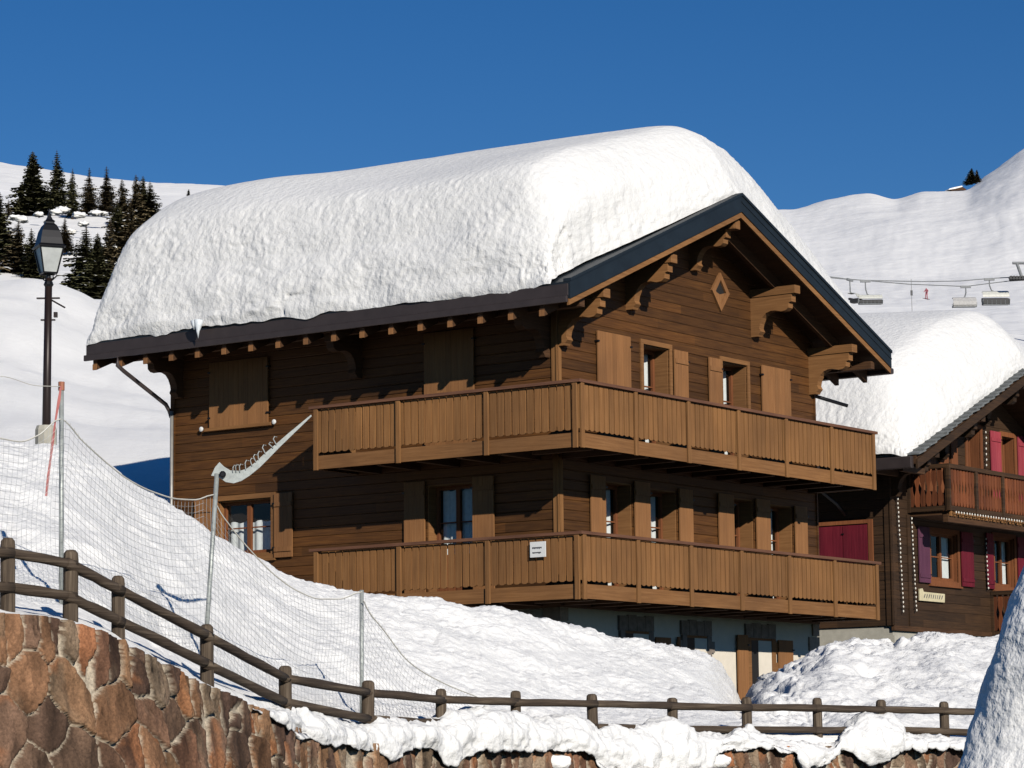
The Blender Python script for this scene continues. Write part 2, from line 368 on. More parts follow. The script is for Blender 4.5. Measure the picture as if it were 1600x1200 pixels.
# mountains
crest_y = ([-900, -300, 0, 32, 80, 130, 180, 240, 310, 500, 900, 1230, 1290, 1350, 1395, 1440, 1500, 1540, 1600, 1700, 2500],
           [230, 255, 262, 268, 275, 285, 292, 296, 299, 308, 322, 334, 318, 310, 320, 306, 304, 276, 234, 180, 60])
def mc(d, us, ys): return yc(d, us, ys)
mcurves = [
    (mc(120, [-900, 2500], [700, 700]), 4),
    (mc(170, [-900, 0, 300, 1250, 2500], [560, 545, 560, 560, 560]), 8),
    (mc(250, [-900, 0, 300, 1250, 1600, 2500], [480, 468, 480, 545, 545, 530]), 10),
    (mc(330, [-900, 0, 100, 300, 1250, 1600, 2500], [415, 400, 405, 420, 505, 503, 480]), 12),
    (mc(420, [-900, 0, 100, 200, 300, 1250, 1600, 2500], [340, 338, 340, 345, 350, 474, 468, 420]), 12),
    (mc(560, [-900, 0, 100, 300, 1250, 1400, 1600, 2500], [300, 306, 312, 322, 430, 425, 415, 350]), 14),
    (mc(740, [-900, 0, 100, 300, 900, 1250, 1400, 1500, 1600, 2500], [265, 281, 292, 308, 345, 368, 352, 345, 318, 200]), 16),
    (mc(930, *crest_y), 6), (lambda u: at(u, pch(*crest_y, u), np.full(len(u), 930.))+np.array([0, 160, -12]), 4), (lambda u: at(u, pch(*crest_y, u), np.full(len(u), 930.))+np.array([0, 500, -90]), 1)]
U = np.concatenate([np.arange(-900, -40, 30), np.arange(-40, 1650, 4), np.arange(1650, 2500, 30)]).astype(float)
P, T = loft(mcurves, U); N = gnormal(P); N = N*np.sign(N[..., 2:3])
TT = T[:, None]*np.ones(len(U))
w = sstep(1, 2.5, TT)
Q = P.copy(); Q[..., 0] += P[..., 2]*.8
d = w*(3.0*fbm(Q, (.010, .010, .02), 3, 5)*(1-sstep(6., 6.9, TT))+.6*fbm(Q, (.05, .05, .09), 3, 8)+.25*fbm(Q, (.30, .025, .04), 3, 15)*(1-.7*sstep(6.4, 7., TT))*(1-.9*sstep(6.2, 6.95, TT))+.22*lumps(Q, (.22, .16, .3), 11))
P = P+N*d[..., None]
MT = (P, T, U)
tag(gridmesh('mountain', P, m_mount), kind='structure')
# wide ground sheet under everything
b = MB(); b.add([(-3000, -300, -.3), (3000, -300, -.3), (3000, 4000, -.3), (-3000, 4000, -.3)], [(0, 1, 2, 3)])
tag(b.build('valley_floor', m_hill), kind='structure')
b = MB(); b.add([(-60, -30, -.28), (60, -30, -.28), (60, 19, -.28), (-60, 19, -.28)], [(0, 1, 2, 3)])
tag(b.build('road', plain('packed snow road', (.62, .63, .65), .8, 0, .12, 1.5, .02)), kind='structure')

# ------------------------------------------------------------------ retaining wall of split stone
ua = np.linspace(-260, 1640, 1500)
pt = at(ua, pch(*WALLY, ua), df(ua)-.30)
ds = np.r_[0, np.cumsum(np.hypot(np.diff(pt[:, 0]), np.diff(pt[:, 1])))]
sN = int(ds[-1]/.018); sarr = np.linspace(0, ds[-1], sN)
X = np.interp(sarr, ds, pt[:, 0]); Y = np.interp(sarr, ds, pt[:, 1]); Z = np.interp(sarr, ds, pt[:, 2])
hN = 92; hd = np.concatenate([np.linspace(0, 1.5, hN), np.linspace(1.56, 3.2, 12)])       # distance below the top
SS = sarr[None, :]*np.ones((len(hd), 1)); HH = hd[:, None]*np.ones((1, sN))
wob = np.stack([SS, HH, SS*0], -1)
SSw = SS+.09*fbm(wob, 2.6, 2, 3)+.022*fbm(wob, 12, 3, 4); HHw = HH+.11*fbm(wob, 2.6, 2, 7)+.022*fbm(wob, 12, 3, 8)
pts = []; s0 = -.3
while s0 < ds[-1]+.3:
    big = 1 if s0 < 7 else .72
    wdt = rng.uniform(.40, .58)*big
    for c_ in np.arange(0, wdt, .19): pts.append((s0+c_+rng.uniform(-.05, .05), .10+rng.uniform(-.05, .05)))
    h = .44+rng.uniform(-.05, .2)
    while h < 3.3:
        pts.append((s0+rng.uniform(-.09, .09), h)); stp = rng.uniform(.34, .95)*big
        if rng.random() < .35: pts.append((s0+wdt*.5+rng.uniform(-.05, .05), h+stp*.5))
        h += stp
    s0 += wdt
pts = np.array(pts)
G = np.stack([SSw, HHw*.72], -1).reshape(-1, 2); pp = pts*np.array([1, .72])
d1 = np.full(len(G), 9.); d2 = d1.copy(); id1 = np.zeros(len(G), int)
order = np.argsort(pp[:, 0]); pp = pp[order]
flat = G[:, 0]; srt = np.argsort(flat); Gs = G[srt]
for i, q in enumerate(pp):
    lo, hi = np.searchsorted(Gs[:, 0], [q[0]-.75, q[0]+.75]); ix = srt[lo:hi]
    dd = np.hypot(G[ix, 0]-q[0], G[ix, 1]-q[1])
    c1 = dd < d1[ix]; c2 = (~c1) & (dd < d2[ix])
    d2[ix[c1]] = d1[ix[c1]]; d1[ix[c1]] = dd[c1]; id1[ix[c1]] = i; d2[ix[c2]] = dd[c2]
edge = (d2-d1).reshape(SS.shape); idg = id1.reshape(SS.shape)
gap = .010+.060*np.clip(fbm(wob, 2.0, 2, 19), -.05, 1)
face = sstep(gap*.5, gap*.5+.022, edge)
off = rng.uniform(-.03, .035, len(pp)); tx = rng.uniform(-.14, .14, len(pp)); ty = rng.uniform(-.07, .07, len(pp))
cx = pp[:, 0][idg]; cy = pp[:, 1][idg]/.72
W3 = np.stack([SS, HH, idg*3.7], -1)
flk = fbm(W3, (6, 2.2, 1), 4, 23)*4.5; flk = (np.floor(flk)+sstep(.35, .65, flk-np.floor(flk)))/4.5
crk = np.abs(fbm(W3, (3.5, 1.1, 1), 3, 29)); crk = 1-sstep(.0, .03, crk)
crk *= (rng.random(len(pp)) < .55)[idg]
out = face*(.055+off[idg]*.7+tx[idg]*(SS-cx)+ty[idg]*(HH-cy)+.060*flk+.010*fbm(W3, (22, 9, 1), 3, 27)-.016*crk)+(1-face)*.008*fbm(wob, 20, 2, 30)
tX = np.gradient(X); tY = np.gradient(Y); L = np.hypot(tX, tY); nX, nY = tY/L, -tX/L
batter = .10
P = np.stack([X[None]+nX[None]*(out+HH*batter), Y[None]+nY[None]*(out+HH*batter), Z[None]-HH+0*SS+.02*face*(HH < .03)], -1)
# coping row turned over the top
top1 = P[:1].copy(); top1[..., 0] -= nX*.35; top1[..., 1] -= nY*.35; top1[..., 2] += .01
P = np.concatenate([top1, P]);
pal = np.array([(.17, .088, .052), (.10, .056, .036), (.14, .08, .05), (.30, .12, .055), (.22, .108, .055), (.19, .125, .078), (.085, .046, .03), (.17, .08, .046), (.24, .125, .064), (.16, .105, .07), (.25, .17, .11), (.10, .056, .038), (.19, .105, .065)])
ci = pal[rng.integers(0, len(pal), len(pp))]*np.array([.95, 1.03, 1.12])*rng.uniform(.8, 1.15, (len(pp), 1))
C = ci[idg]
C = C*(1+.95*fbm(W3, (7, 2.4, 1), 5, 41)-.55*crk+.6*flk)[..., None]
lich = sstep(.12, .35, fbm(W3, (3.2, 3.2, 1), 3, 47))[..., None]
lich = lich*((rng.random(len(pp)) < .38)[idg])[..., None]
C = C*(1-lich*.6)+np.array([.36, .15, .065])*lich*.55
grey = sstep(.18, .45, fbm(W3, (4.2, 2.4, 1), 3, 53))[..., None]
C = C*(1-grey*.5)+np.array([.19, .14, .095])*grey*.5
mort = np.array([.50, .43, .34])*(1+.18*fbm(wob, 9, 2, 60))[..., None]
fc = sstep(.15, .6, face)[..., None]
C = C*fc+mort*(1-fc); C = np.concatenate([C[:1], C])
mw, t, bs = newmat('split stone masonry')
a = nd(t, 'ShaderNodeVertexColor', layer_name='stone')
n = nd(t, 'ShaderNodeTexNoise', Scale=38., Detail=5., Roughness=.7); t.links.new(coords(t), n.inputs['Vector'])
t.links.new(mixc(t, 1., a.outputs[0], ramp(t, n.outputs[0], [(.25, (.45, .44, .43)), (.75, (1.5, 1.48, 1.42))]), 'MULTIPLY'), bs.inputs['Base Color'])
bs.inputs['Roughness'].default_value = .85; bs.inputs['Specular IOR Level'].default_value = .2
bump(t, bs, n.outputs[0], .012)
o = gridmesh('retaining_wall', P, mw, flip=True, attrs={'stone': C})
tag(o, 'curving retaining wall of split brown and rust-orange stones with pale mortar', 'stone wall')

# ------------------------------------------------------------------ snow ledge hanging over the wall top
ul = np.linspace(395, 1640, 520)
ty_ = ([395, 420, 460, 500, 583, 633, 677, 733, 783, 833, 883, 942, 1046, 1083, 1130, 1168, 1190, 1228, 1300, 1319, 1359, 1395, 1412, 1455, 1509, 1640],
       [1108, 1106, 1104, 1127, 1139, 1134, 1129, 1121, 1118, 1126, 1128, 1136, 1137, 1148, 1146, 1133, 1150, 1160, 1158, 1134, 1121, 1132, 1154, 1157, 1163, 1166])
by_ = ([395, 443, 500, 587, 610, 640, 677, 700, 725, 750, 833, 922, 936, 960, 1000, 1100, 1120, 1197, 1240, 1262, 1300, 1318, 1359, 1398, 1450, 1640],
       [1108, 1134, 1160, 1174, 1186, 1166, 1171, 1198, 1188, 1170, 1173, 1177, 1195, 1205, 1212, 1206, 1176, 1170, 1176, 1197, 1190, 1172, 1190, 1171, 1169, 1176])
dfl = df(ul)
tyy = pch(*ty_, ul); byy = pch(*by_, ul)+5*fbm(np.stack([ul*.09, 0*ul, 0*ul], -1), 1., 4, 77)
sec = [at(ul, tyy+16, dfl+.35), at(ul, tyy+1, dfl+.1), at(ul, tyy, dfl-.16), at(ul, tyy+(byy-tyy)*.22, dfl-.36), at(ul, tyy+(byy-tyy)*.55, dfl-.5), at(ul, byy-2, dfl-.5), at(ul, byy, dfl-.44), at(ul, byy-3, dfl-.3)]
P, T = loft([((lambda u, k=k: sec[k]), 9) for k in range(8)], ul)
N = gnormal(P); N *= np.sign(-N[..., 1:2]+.3*N[..., 2:3]+1e-6) if False else 1
N = np.where((N[..., 1:2]-.6*N[..., 2:3]) > 0, -N, N)
wq = sstep(0, .8, T)[:, None]*(1-sstep(6.2, 7, T))[:, None]
P = P+N*((.02+.20*fbm(P, (1.5,)*3, 5, 2, .62)+.05*lumps(P, (2.9,)*3, 3)+.03*lumps(P, (7.5,)*3, 7)+.014*lumps(P, (14.,)*3, 9)+.016*lumps(P, (24.,)*3, 10))*wq*sstep(400, 440, ul)[None])[..., None]
m_ledge = snowmat('ledge snow', 9., .03, 30., .008, tint=(.84, .835, .82))
o = gridmesh('snow_ledge', P, m_ledge, flip=False)
tag(o, 'lumpy ledge of ploughed snow drooping over the stone wall beneath the log fence', 'snow ledge')
# small clumps stuck on the wall face
for k, (u, v, r) in enumerate([(870, 1192, .11), (1118, 1190, .12), (1270, 1189, .10), (1000, 1196, .10)]):
    n_ = 20; th = np.linspace(0, 2*PI, n_, endpoint=False)[None]; ph = np.linspace(.02, PI-.02, 12)[:, None]
    c = at(np.array(u*1.), np.array(v*1.), df(np.array(u*1.))-.42)
    Pn = np.stack([np.cos(th)*np.sin(ph)*1.5, np.sin(th)*np.sin(ph)*.7, np.cos(ph)*.8+0*th], -1)
    Pq = c+Pn*r*(1+.55*lumps(Pn+k*3.3, (1.7,)*3, k))[..., None]
    o = gridmesh('snow_clump', Pq, m_bank, wrap=True)
    tag(o, ['small snow clump on the wall left of the longest hanging snow tongue', 'small snow clump on the wall stones right of the longest hanging tongue', 'snow clump on the wall below the right-hand bulge of the snow ledge', 'snow clump in the middle of the tongue of snow reaching the picture bottom'][k], 'snow clump', 'snow clumps stuck on the wall')

# ------------------------------------------------------------------ log rail fence
posts = [(12, 840, 962), (110, 859, 978), (185, 899, 1008), (324, 975, 1070), (446, 1040, 1106), (574, 1063, 1140), (689, 1076, 1138), (806, 1079, 1139), (927, 1084, 1142), (1051, 1090, 1146), (1168, 1089, 1148), (1278, 1090, 1152), (1377, 1093, 1154), (1477, 1096, 1160)]
upp = [864, 882, 921, 994, 1060, 1082, 1093, 1097.5, 1100, 1103.5, 1106, 1106.5, 1109, 1111]
low = [918, 933, 970, 1038, 1098, 1124, 1130, 1134, 1137, 1139.5, 1140, 1141, 1141, 1143.5]
fence = empty('log_fence', tuple(at(np.array(110.), np.array(975.), np.array(25.5))), 0, 'dark weathered log fence with round posts and two rails along the wall top', 'fence')
finv = Matrix.Translation(-fence.location)
fl = np.array(fence.location)
pus = [p[0] for p in posts]
for i, (u, yt, yb) in enumerate(posts):
    dd = float(df(np.array(float(u))))
    a = at(np.array(float(u)), np.array(float(yb)), np.array(dd))-fl; bt = at(np.array(float(u)), np.array(float(yt)), np.array(dd))-fl
    r = .066+random.uniform(-.005, .005); lean = random.uniform(-.012, .012)
    b = MB(); H = bt[2]-a[2]+.2
    prof = [(r*1.02, 0), (r*1.03, H*.3), (r*.98, H*.6), (r, H*.9), (r*.93, H*.965), (r*.6, H*.995), (0.01, H)]
    b.lathe(prof, (0, 0, 0), 14)
    o = b.build('post', m_logv, fence, smooth=True); o.location = (a[0], a[1], a[2]-.2); o.rotation_euler = (random.uniform(-.02, .02), lean, random.uniform(0, 6))
ext = lambda arr, e0, e1: [arr[0]+e0]+arr+[arr[-1]+e1]
uu = [-130]+pus+[1600]
for nm, ys in (('upper', ext(upp, -10, 3)), ('lower', ext(low, -8, 3))):
    for i in range(len(uu)-1):
        dA, dB = float(df(np.array(float(uu[i]))))-.07, float(df(np.array(float(uu[i+1]))))-.07
        A = Vector(at(np.array(float(uu[i])), np.array(float(ys[i])), np.array(dA))-fl); B = Vector(at(np.array(float(uu[i+1])), np.array(float(ys[i+1])), np.array(dB))-fl)
        dr = (B-A).normalized(); A = A-dr*.05; B = B+dr*.05
        off = Vector((0, .006*(i % 2), .004*(i % 2)))
        n_ = 7; pts_ = [A.lerp(B, k/(n_-1))+off+Vector((0, 0, random.uniform(-.004, .004))) for k in range(n_)]
        rr = [.047+random.uniform(-.004, .004) for _ in range(n_)]
        MB().tube(pts_, rr, 10).build('rail', m_log, fence, smooth=True)

# ------------------------------------------------------------------ snow net poles, net, ropes
def pole(u, ytop, ybot, dd, r, label, extra=None, utop=None):
    base = at(np.array(float(u)), np.array(float(ybot)), np.array(float(dd))); e = empty('net_pole', tuple(base), 0, label, 'pole', 'poles carrying the snow net')
    topp = at(np.array(float(utop or u)), np.array(float(ytop)), np.array(float(dd)))-base
    MB().tube([(0, 0, -.3), tuple(topp)], r, 10).build('tube', m_galv, e, smooth=True)
    return e, base, topp
e1, b1, t1 = pole(96, 600, 960, 26.9, .0225, 'tall thin grey pole holding the net with red tape at its top, beside the lamp')
b = MB(); b.tube([tuple(t1-np.array([0, 0, .06])), tuple(t1+np.array([0, 0, .02]))], .03, 8); b.build('cap', plain('rust cap', (.35, .13, .07)), e1)
e2, b2, t2 = pole(315, 740, 1060, 29.4, .024, 'leaning grey pole topped by a long curved horn plate', utop=339)
e3, b3, t3 = pole(565, 922, 1120, 32, .024, 'short grey net pole standing in front of the snow bank at the centre')
hp = [(343, 722), (350, 729), (360, 735), (375, 735.6), (385, 732.5), (398, 723), (412, 710), (431, 694), (450, 677.5), (484, 649.5), (486, 648), (487, 650), (437.5, 698), (418, 718), (406, 730), (390, 743), (377.5, 751), (365, 755), (352.5, 753), (344, 747), (337, 744), (330, 743), (336, 730)]
def w2(u, v, d_): return at(np.array(float(u)), np.array(float(v)), np.array(float(d_)))
b = MB()
fr = [w2(u, v, 29.40)-b2 for u, v in hp]; bk = [w2(u, v, 29.40)-b2+np.array([0, .02, 0]) for u, v in hp]; n_ = len(hp)
b.add(fr+bk, [tuple(range(n_)), tuple(range(n_, 2*n_))[::-1]]+[(i, n_+i, n_+(i+1) % n_, (i+1) % n_) for i in range(n_)])
b.build('horn_plate', m_galv, e2)
b = MB()
for (u, v, du, dv) in [(364, 735, 1, -8), (369, 735, 0, -9), (375, 735, 0, -10), (384, 731, 0, -12), (394, 725, -2, -9), (400, 719, -3, -9), (404, 715, 0, -10), (415, 706, -4, -11), (427, 697, -6, -6), (432, 692, -4, -10)]:
    q = [w2(u, v+3, 29.39)-b2, w2(u+du-1, v+dv*.6, 29.38)-b2, w2(u+du+1, v+dv, 29.38)-b2, w2(u+du+5, v+dv+1, 29.38)-b2]
    b.tube([tuple(x) for x in q], .006, 5)
b.build('wire_hook', m_galv, e2)
b = MB(); b.lathe([(.02, -.02), (.035, -.01), (.035, .01), (.02, .02)], (0, 0, 0), 8)
o = b.build('bolt', m_black, e2); o.location = tuple(w2(348, 741, 29.37)-b2); o.rotation_euler = (PI/2, 0, 0)
# net
netU = [-130, 0, 32, 60, 94, 130, 170, 200, 240, 280, 305, 334, 338, 360, 395, 430, 470, 500, 530, 565, 568, 600, 640, 690, 745]
netT = [672, 685, 690, 680, 655, 690, 726, 749, 769, 780, 781, 773, 788, 822, 864, 899, 926, 936, 936, 925, 938, 985, 1035, 1066, 1089]
netD = lambda u: pch([-130, 96, 325, 567, 745], [25.2, 26.88, 29.3, 31.9, 34], u)
netB = lambda u: pch(FU, FB, u)-16-8*(np.asarray(u) < 400)
us_ = np.arange(-130, 745, 4.); topw = at(us_, pch(netU, netT, us_), netD(us_)); botw = at(us_, netB(us_), netD(us_)-.15)
netp = []
seg = np.r_[0, np.cumsum(np.linalg.norm(np.diff(at(us_, 900+0*us_, netD(us_)), axis=0), axis=1))]
mesh_s = .068
b = MB()
ns = int(seg[-1]/mesh_s)
def ngrid(s_, f_):
    u_ = np.interp(s_, seg, us_); t_ = pch(netU, netT, u_); bt_ = netB(u_)
    A = at(u_, t_, netD(u_)); B_ = at(u_, np.maximum(bt_, t_+3), netD(u_)-.12)
    bulge = .10*np.sin(f_*PI)*(.5+.5*np.sin(s_*1.7))
    return A+(B_-A)*f_[:, None]+np.stack([0*s_+.03*np.sin(f_*5+s_), -bulge, 0*s_], -1)
base0 = np.array(w2(96, 960, 26.9))
for i in range(ns):
    s_ = seg[-1]*i/ns; u_ = np.interp(s_, seg, us_)
    ff = np.linspace(0, 1, 14); pts_ = ngrid(np.full(14, s_), ff)-base0
    b.tube([tuple(q) for q in pts_], .0017, 3, cap=False)
for j in range(1, 27):
    # horizontal strings at constant height below the top rope, stopping at the bottom edge
    run = []
    for s_ in np.arange(0, seg[-1], .17):
        u_ = np.interp(s_, seg, us_); t_ = float(pch(netU, netT, u_)); bt_ = float(netB(u_)); px = F_/float(netD(u_))
        f_ = j*mesh_s*px/max(bt_-t_, 1)
        if f_ <= 1: run.append(tuple(ngrid(np.array([s_]), np.array([f_]))[0]-base0))
        else:
            if len(run) > 1: b.tube(run, .0017, 3, cap=False)
            run = []
    if len(run) > 1: b.tube(run, .0017, 3, cap=False)
net = empty('snow_net', tuple(base0), 0, 'pale square-mesh net sagging between thin poles in front of the snow bank', 'net')
b.build('mesh', m_net, net)
b = MB()
for a_, c_ in ((-130, 94), (96, 334), (338, 565), (568, 745)):
    q = np.arange(a_, c_+1, 6.); q[-1] = c_
    w = at(q, pch(netU, netT, q), netD(q))-base0
    b.tube([tuple(x) for x in w], .0075, 5)
b.build('top_rope', m_rope, net)
b = MB(); q = np.arange(-130, 97, 8.); w = at(q, pch([-130, 0, 60, 96], [590, 588, 603, 604], q), netD(q))-base0
b.tube([tuple(x) for x in w], .004, 5); b.build('top_rope', m_rope, net)
b = MB(); q = [(95, 603), (92, 625), (86, 660), (82, 690), (79, 715), (75, 745), (72, 775)]
w = [w2(u, v, 26.8)-base0 for u, v in q]
vs = []; fs = []
for i, x in enumerate(w):
    h = .006+.008*math.sin(i*1.7)**2; vs += [x-np.array([h, 0, 0]), x+np.array([h, .01, 0])]
    if i: fs.append((2*i-2, 2*i-1, 2*i+1, 2*i))
tp = empty('warning_tape', tuple(base0), 0, 'strip of red plastic tape hanging from the tall net pole', 'tape')
b.add(vs, fs); o = b.build('ribbon', m_tape, tp); sm = o.modifiers.new('t', 'SOLIDIFY'); sm.thickness = .002

# ------------------------------------------------------------------ street lamp
lb = w2(72, 672, 40.)-np.array([0, 0, .5]); lamp = empty('street_lamp', tuple(lb), 0, 'old-style street lamp with four-sided lantern on a dark pole in the snow bank', 'street lamp')
lt = w2(76, 435, 40.)-lb; pm = F_/40.
z0 = lt[2]
MB().tube([(0, 0, -.5), (lt[0]*.5, 0, z0*.5), (lt[0], 0, z0)], [.065, .056, .05], 14).build('pole', m_polebr, lamp, smooth=True)
b = MB(); b.lathe([(.14, 0), (.15, .02), (.15, .5), (.13, .56)], (0, 0, 0), 10); b.build('base_sleeve', m_conc, lamp)
lan = empty('lantern', (lt[0], 0, z0)); lan.parent = lamp; lan.rotation_euler = (0, 0, .42)
def sqf(r0, z0_, r1, z1_):
    c = [(-1, -1), (1, -1), (1, 1), (-1, 1)]; return [(x*r0, y*r0, z0_) for x, y in c], [(x*r1, y*r1, z1_) for x, y in c]
lo, hi = sqf(.095, .07, .165, .43)
b = MB()
for k in range(4):
    b.tube([lo[k], hi[k]], .012, 6)
    b.tube([lo[k], lo[(k+1) % 4]], .013, 6); b.tube([hi[k], hi[(k+1) % 4]], .016, 6)
for a_ in range(4):
    an = PI/4+a_*PI/2; b.tube([(0, 0, -.06), (.07*math.cos(an), .07*math.sin(an), -.02), (.13*math.cos(an), .13*math.sin(an), .03), (.12*math.cos(an), .12*math.sin(an), .07)], .010, 6)
b.lathe([(.05, -.12), (.07, -.09), (.055, -.05), (.03, .0), (.03, .07)], (0, 0, 0), 10)
b.build('frame', m_black, lan)
b = MB(); l2, h2 = sqf(.088, .075, .157, .425); b.add(l2+h2, [(0, 1, 5, 4), (1, 2, 6, 5), (2, 3, 7, 6), (3, 0, 4, 7)]); b.build('pane', m_glow, lan)
b = MB(); b.lathe([(.27, .425), (.275, .44), (.225, .47), (.205, .56), (.175, .66), (.125, .74), (.085, .77), (.085, .79), (.10, .80), (.055, .83), (.03, .87), (.035, .89), (.012, .93), (.005, .98)], (0, 0, 0), 4); b.build('cap', m_black, lan)
b = MB(); b.box(-.16, .16, -.02, .02, z0*.0+(w2(76, 466, 40)-lb)[2]-.01, (w2(76, 466, 40)-lb)[2]+.01); b.tube([(.0, 0, (w2(76, 466, 40)-lb)[2]), (.22, .1, (w2(76, 466, 40)-lb)[2]-.12)], .012, 6)
b.box(-.10, .10, -.02, .02, (w2(76, 500, 40)-lb)[2]-.01, (w2(76, 500, 40)-lb)[2]+.01); b.box(.08, .13, -.03, .03, (w2(76, 496, 40)-lb)[2], (w2(76, 488, 40)-lb)[2])
o = b.build('bracket', m_polebr, lamp); o.location.x = lt[0]*.8

# ================================================================== chalets
HLOC = (0.84916, 54.18143, -.91939+EYE); HRZ = PI/2-TH
def free(a0, a1, holes, zc):
    iv = [(a0, a1)]
    for h0, h1, z0, z1 in holes:
        if z0 < zc < z1:
            nv = []
            for p, q in iv:
                if h1 <= p or h0 >= q: nv.append((p, q)); continue
                if h0 > p: nv.append((p, h0))
                if h1 < q: nv.append((h1, q))
            iv = nv
    return iv
def planks(b, fn, a0, a1, z0, z1, holes, course, clip=None, thick=.12, ch=.014):
    """fn(a, out, z)->xyz ; out>0 is outwards"""
    zs = sorted(set([z0, z1]+[k*course for k in range(int(z0/course)+1, int(z1/course)+1) if z0 < k*course < z1]+[z for h in holes for z in h[2:] if z0 < z < z1]))
    for za, zb in zip(zs[:-1], zs[1:]):
        if zb-za < 1e-4: continue
        lo, hi = a0, a1
        if clip: lo, hi = clip(za); lo = max(lo, a0); hi = min(hi, a1)
        if hi-lo < .05: continue
        cb = ch if abs(za/course-round(za/course)) < 1e-3 else 0; ct = ch if abs(zb/course-round(zb/course)) < 1e-3 else 0
        for p, q in free(lo, hi, holes, (za+zb)/2):
            prof = [(-thick, za), (-cb, za), (0, za+cb*1.1), (0, zb-ct*1.1), (-ct, zb), (-thick, zb)]
            vs = [fn(p, o_, z) for o_, z in prof]+[fn(q, o_, z) for o_, z in prof]; n = 6
            b.add(vs, [tuple(range(n))[::-1], tuple(range(n, 2*n))]+[(i, (i+1) % n, n+(i+1) % n, n+i) for i in range(n)])
gab = lambda a, o_, z: (a, -o_, z)            # gable facade: along +x, out -y
sid = lambda a, o_, z: (-o_, a, z)            # side facade: along +y, out -x
def fbox(b, fn, a0, a1, o0, o1, z0, z1, mi=0):
    P_ = [fn(a, o_, z) for z in (z0, z1) for a, o_ in ((a0, o0), (a1, o0), (a1, o1), (a0, o1))]
    return b.add(P_, [(0, 3, 2, 1), (4, 5, 6, 7), (0, 1, 5, 4), (1, 2, 6, 5), (2, 3, 7, 6), (3, 0, 4, 7)], mi)
def window(root, fn, a0, a1, z0, z1, deep=.28, trim=.10, frame=None, reveal=None, cols=2, bars=1, curtain='both', sill=True, name='window', door=False, label=None, proud=.03):
    frame = frame or m_red; reveal = reveal or m_tanh
    e = empty(name); e.parent = root
    if label: e['label'] = label
    b = MB()        # casing + lining of the recess
    if trim:
        fbox(b, fn, a0-trim, a0, -.02, proud, z0-(0 if door else trim), z1+trim); fbox(b, fn, a1, a1+trim, -.02, proud, z0-(0 if door else trim), z1+trim)
        fbox(b, fn, a0, a1, -.02, proud, z1, z1+trim)
        if not door: fbox(b, fn, a0, a1, -.02, proud, z0-trim, z0)
    g = .025
    fbox(b, fn, a0, a0+g, -deep, -.02, z0+g, z1-g); fbox(b, fn, a1-g, a1, -deep, -.02, z0+g, z1-g)
    fbox(b, fn, a0, a1, -deep, -.02, z1-g, z1); fbox(b, fn, a0, a1, -deep, -.02, z0, z0+g)
    b.build('casing', reveal, e)
    b = MB(); w = .065; y0, y1 = -deep-.02, -deep+.04
    A0, A1, Z0, Z1 = a0+g, a1-g, z0+g, z1-g
    fbox(b, fn, A0, A0+w, y0, y1, Z0, Z1); fbox(b, fn, A1-w, A1, y0, y1, Z0, Z1); fbox(b, fn, A0+w, A1-w, y0, y1, Z1-w, Z1); fbox(b, fn, A0+w, A1-w, y0, y1, Z0, Z0+((w*2.5 if fn is gab else .78) if door else w*1.1))
    for k in range(1, cols):
        c = A0+(A1-A0)*k/cols; fbox(b, fn, c-w*.75, c+w*.75, y0+.005, y1+.012, Z0+w*.9, Z1-w*.9)
    for k in range(1, bars+1):
        c = Z0+(Z1-Z0)*k/(bars+1); fbox(b, fn, A0+w*.8, A1-w*.8, y0+.02, y1-.012, c-.013, c+.013)
    b.build('frame', frame, e)
    b = MB(); b.add([fn(A0+w*.5, y0+.025, Z0+w*.5), fn(A1-w*.5, y0+.025, Z0+w*.5), fn(A1-w*.5, y0+.025, Z1-w*.5), fn(A0+w*.5, y0+.025, Z1-w*.5)], [(0, 1, 2, 3) if fn(0, 1, 0)[1] else (3, 2, 1, 0)]); b.build('pane', m_glass, e)
    if curtain:
        b = MB()
        rngs = {'both': [(A0+w, A0+w+(A1-A0)*.24), (A1-w-(A1-A0)*.24, A1-w)], 'left': [(A0+w, A0+w+(A1-A0)*.42)], 'right': [(A1-w-(A1-A0)*.42, A1-w)], 'full': [(A0+w, A1-w)], 'half': [(A0+w, A1-w)]}[curtain]
        zt = Z1-w if curtain != 'half' else Z0+(Z1-Z0)*.62
        for p, q in rngs:
            n = 28; vs = []; fs = []
            for i in range(n+1):
                a = p+(q-p)*i/n; o_ = y0-.06+.022*math.sin(i*1.25)
                vs += [fn(a, o_, Z0+w), fn(a, o_*1.0, zt+.02*math.sin(i*.8))]
                if i: fs.append((2*i-2, 2*i, 2*i+1, 2*i-1))
            b.add(vs, fs)
        b.build('curtain', m_curt, e, smooth=True)
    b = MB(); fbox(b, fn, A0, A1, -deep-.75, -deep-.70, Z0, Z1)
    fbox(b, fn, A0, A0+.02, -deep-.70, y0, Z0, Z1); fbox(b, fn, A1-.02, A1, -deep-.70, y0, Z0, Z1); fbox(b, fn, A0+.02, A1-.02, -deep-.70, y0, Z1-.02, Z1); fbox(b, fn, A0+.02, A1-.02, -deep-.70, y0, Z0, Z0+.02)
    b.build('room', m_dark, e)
    if sill and not door:
        b = MB(); fbox(b, fn, a0-trim-.03, a1+trim+.03, -.01, .07, z0-trim-.045, z0-trim-.003); b.build('sill', reveal, e)
    return e
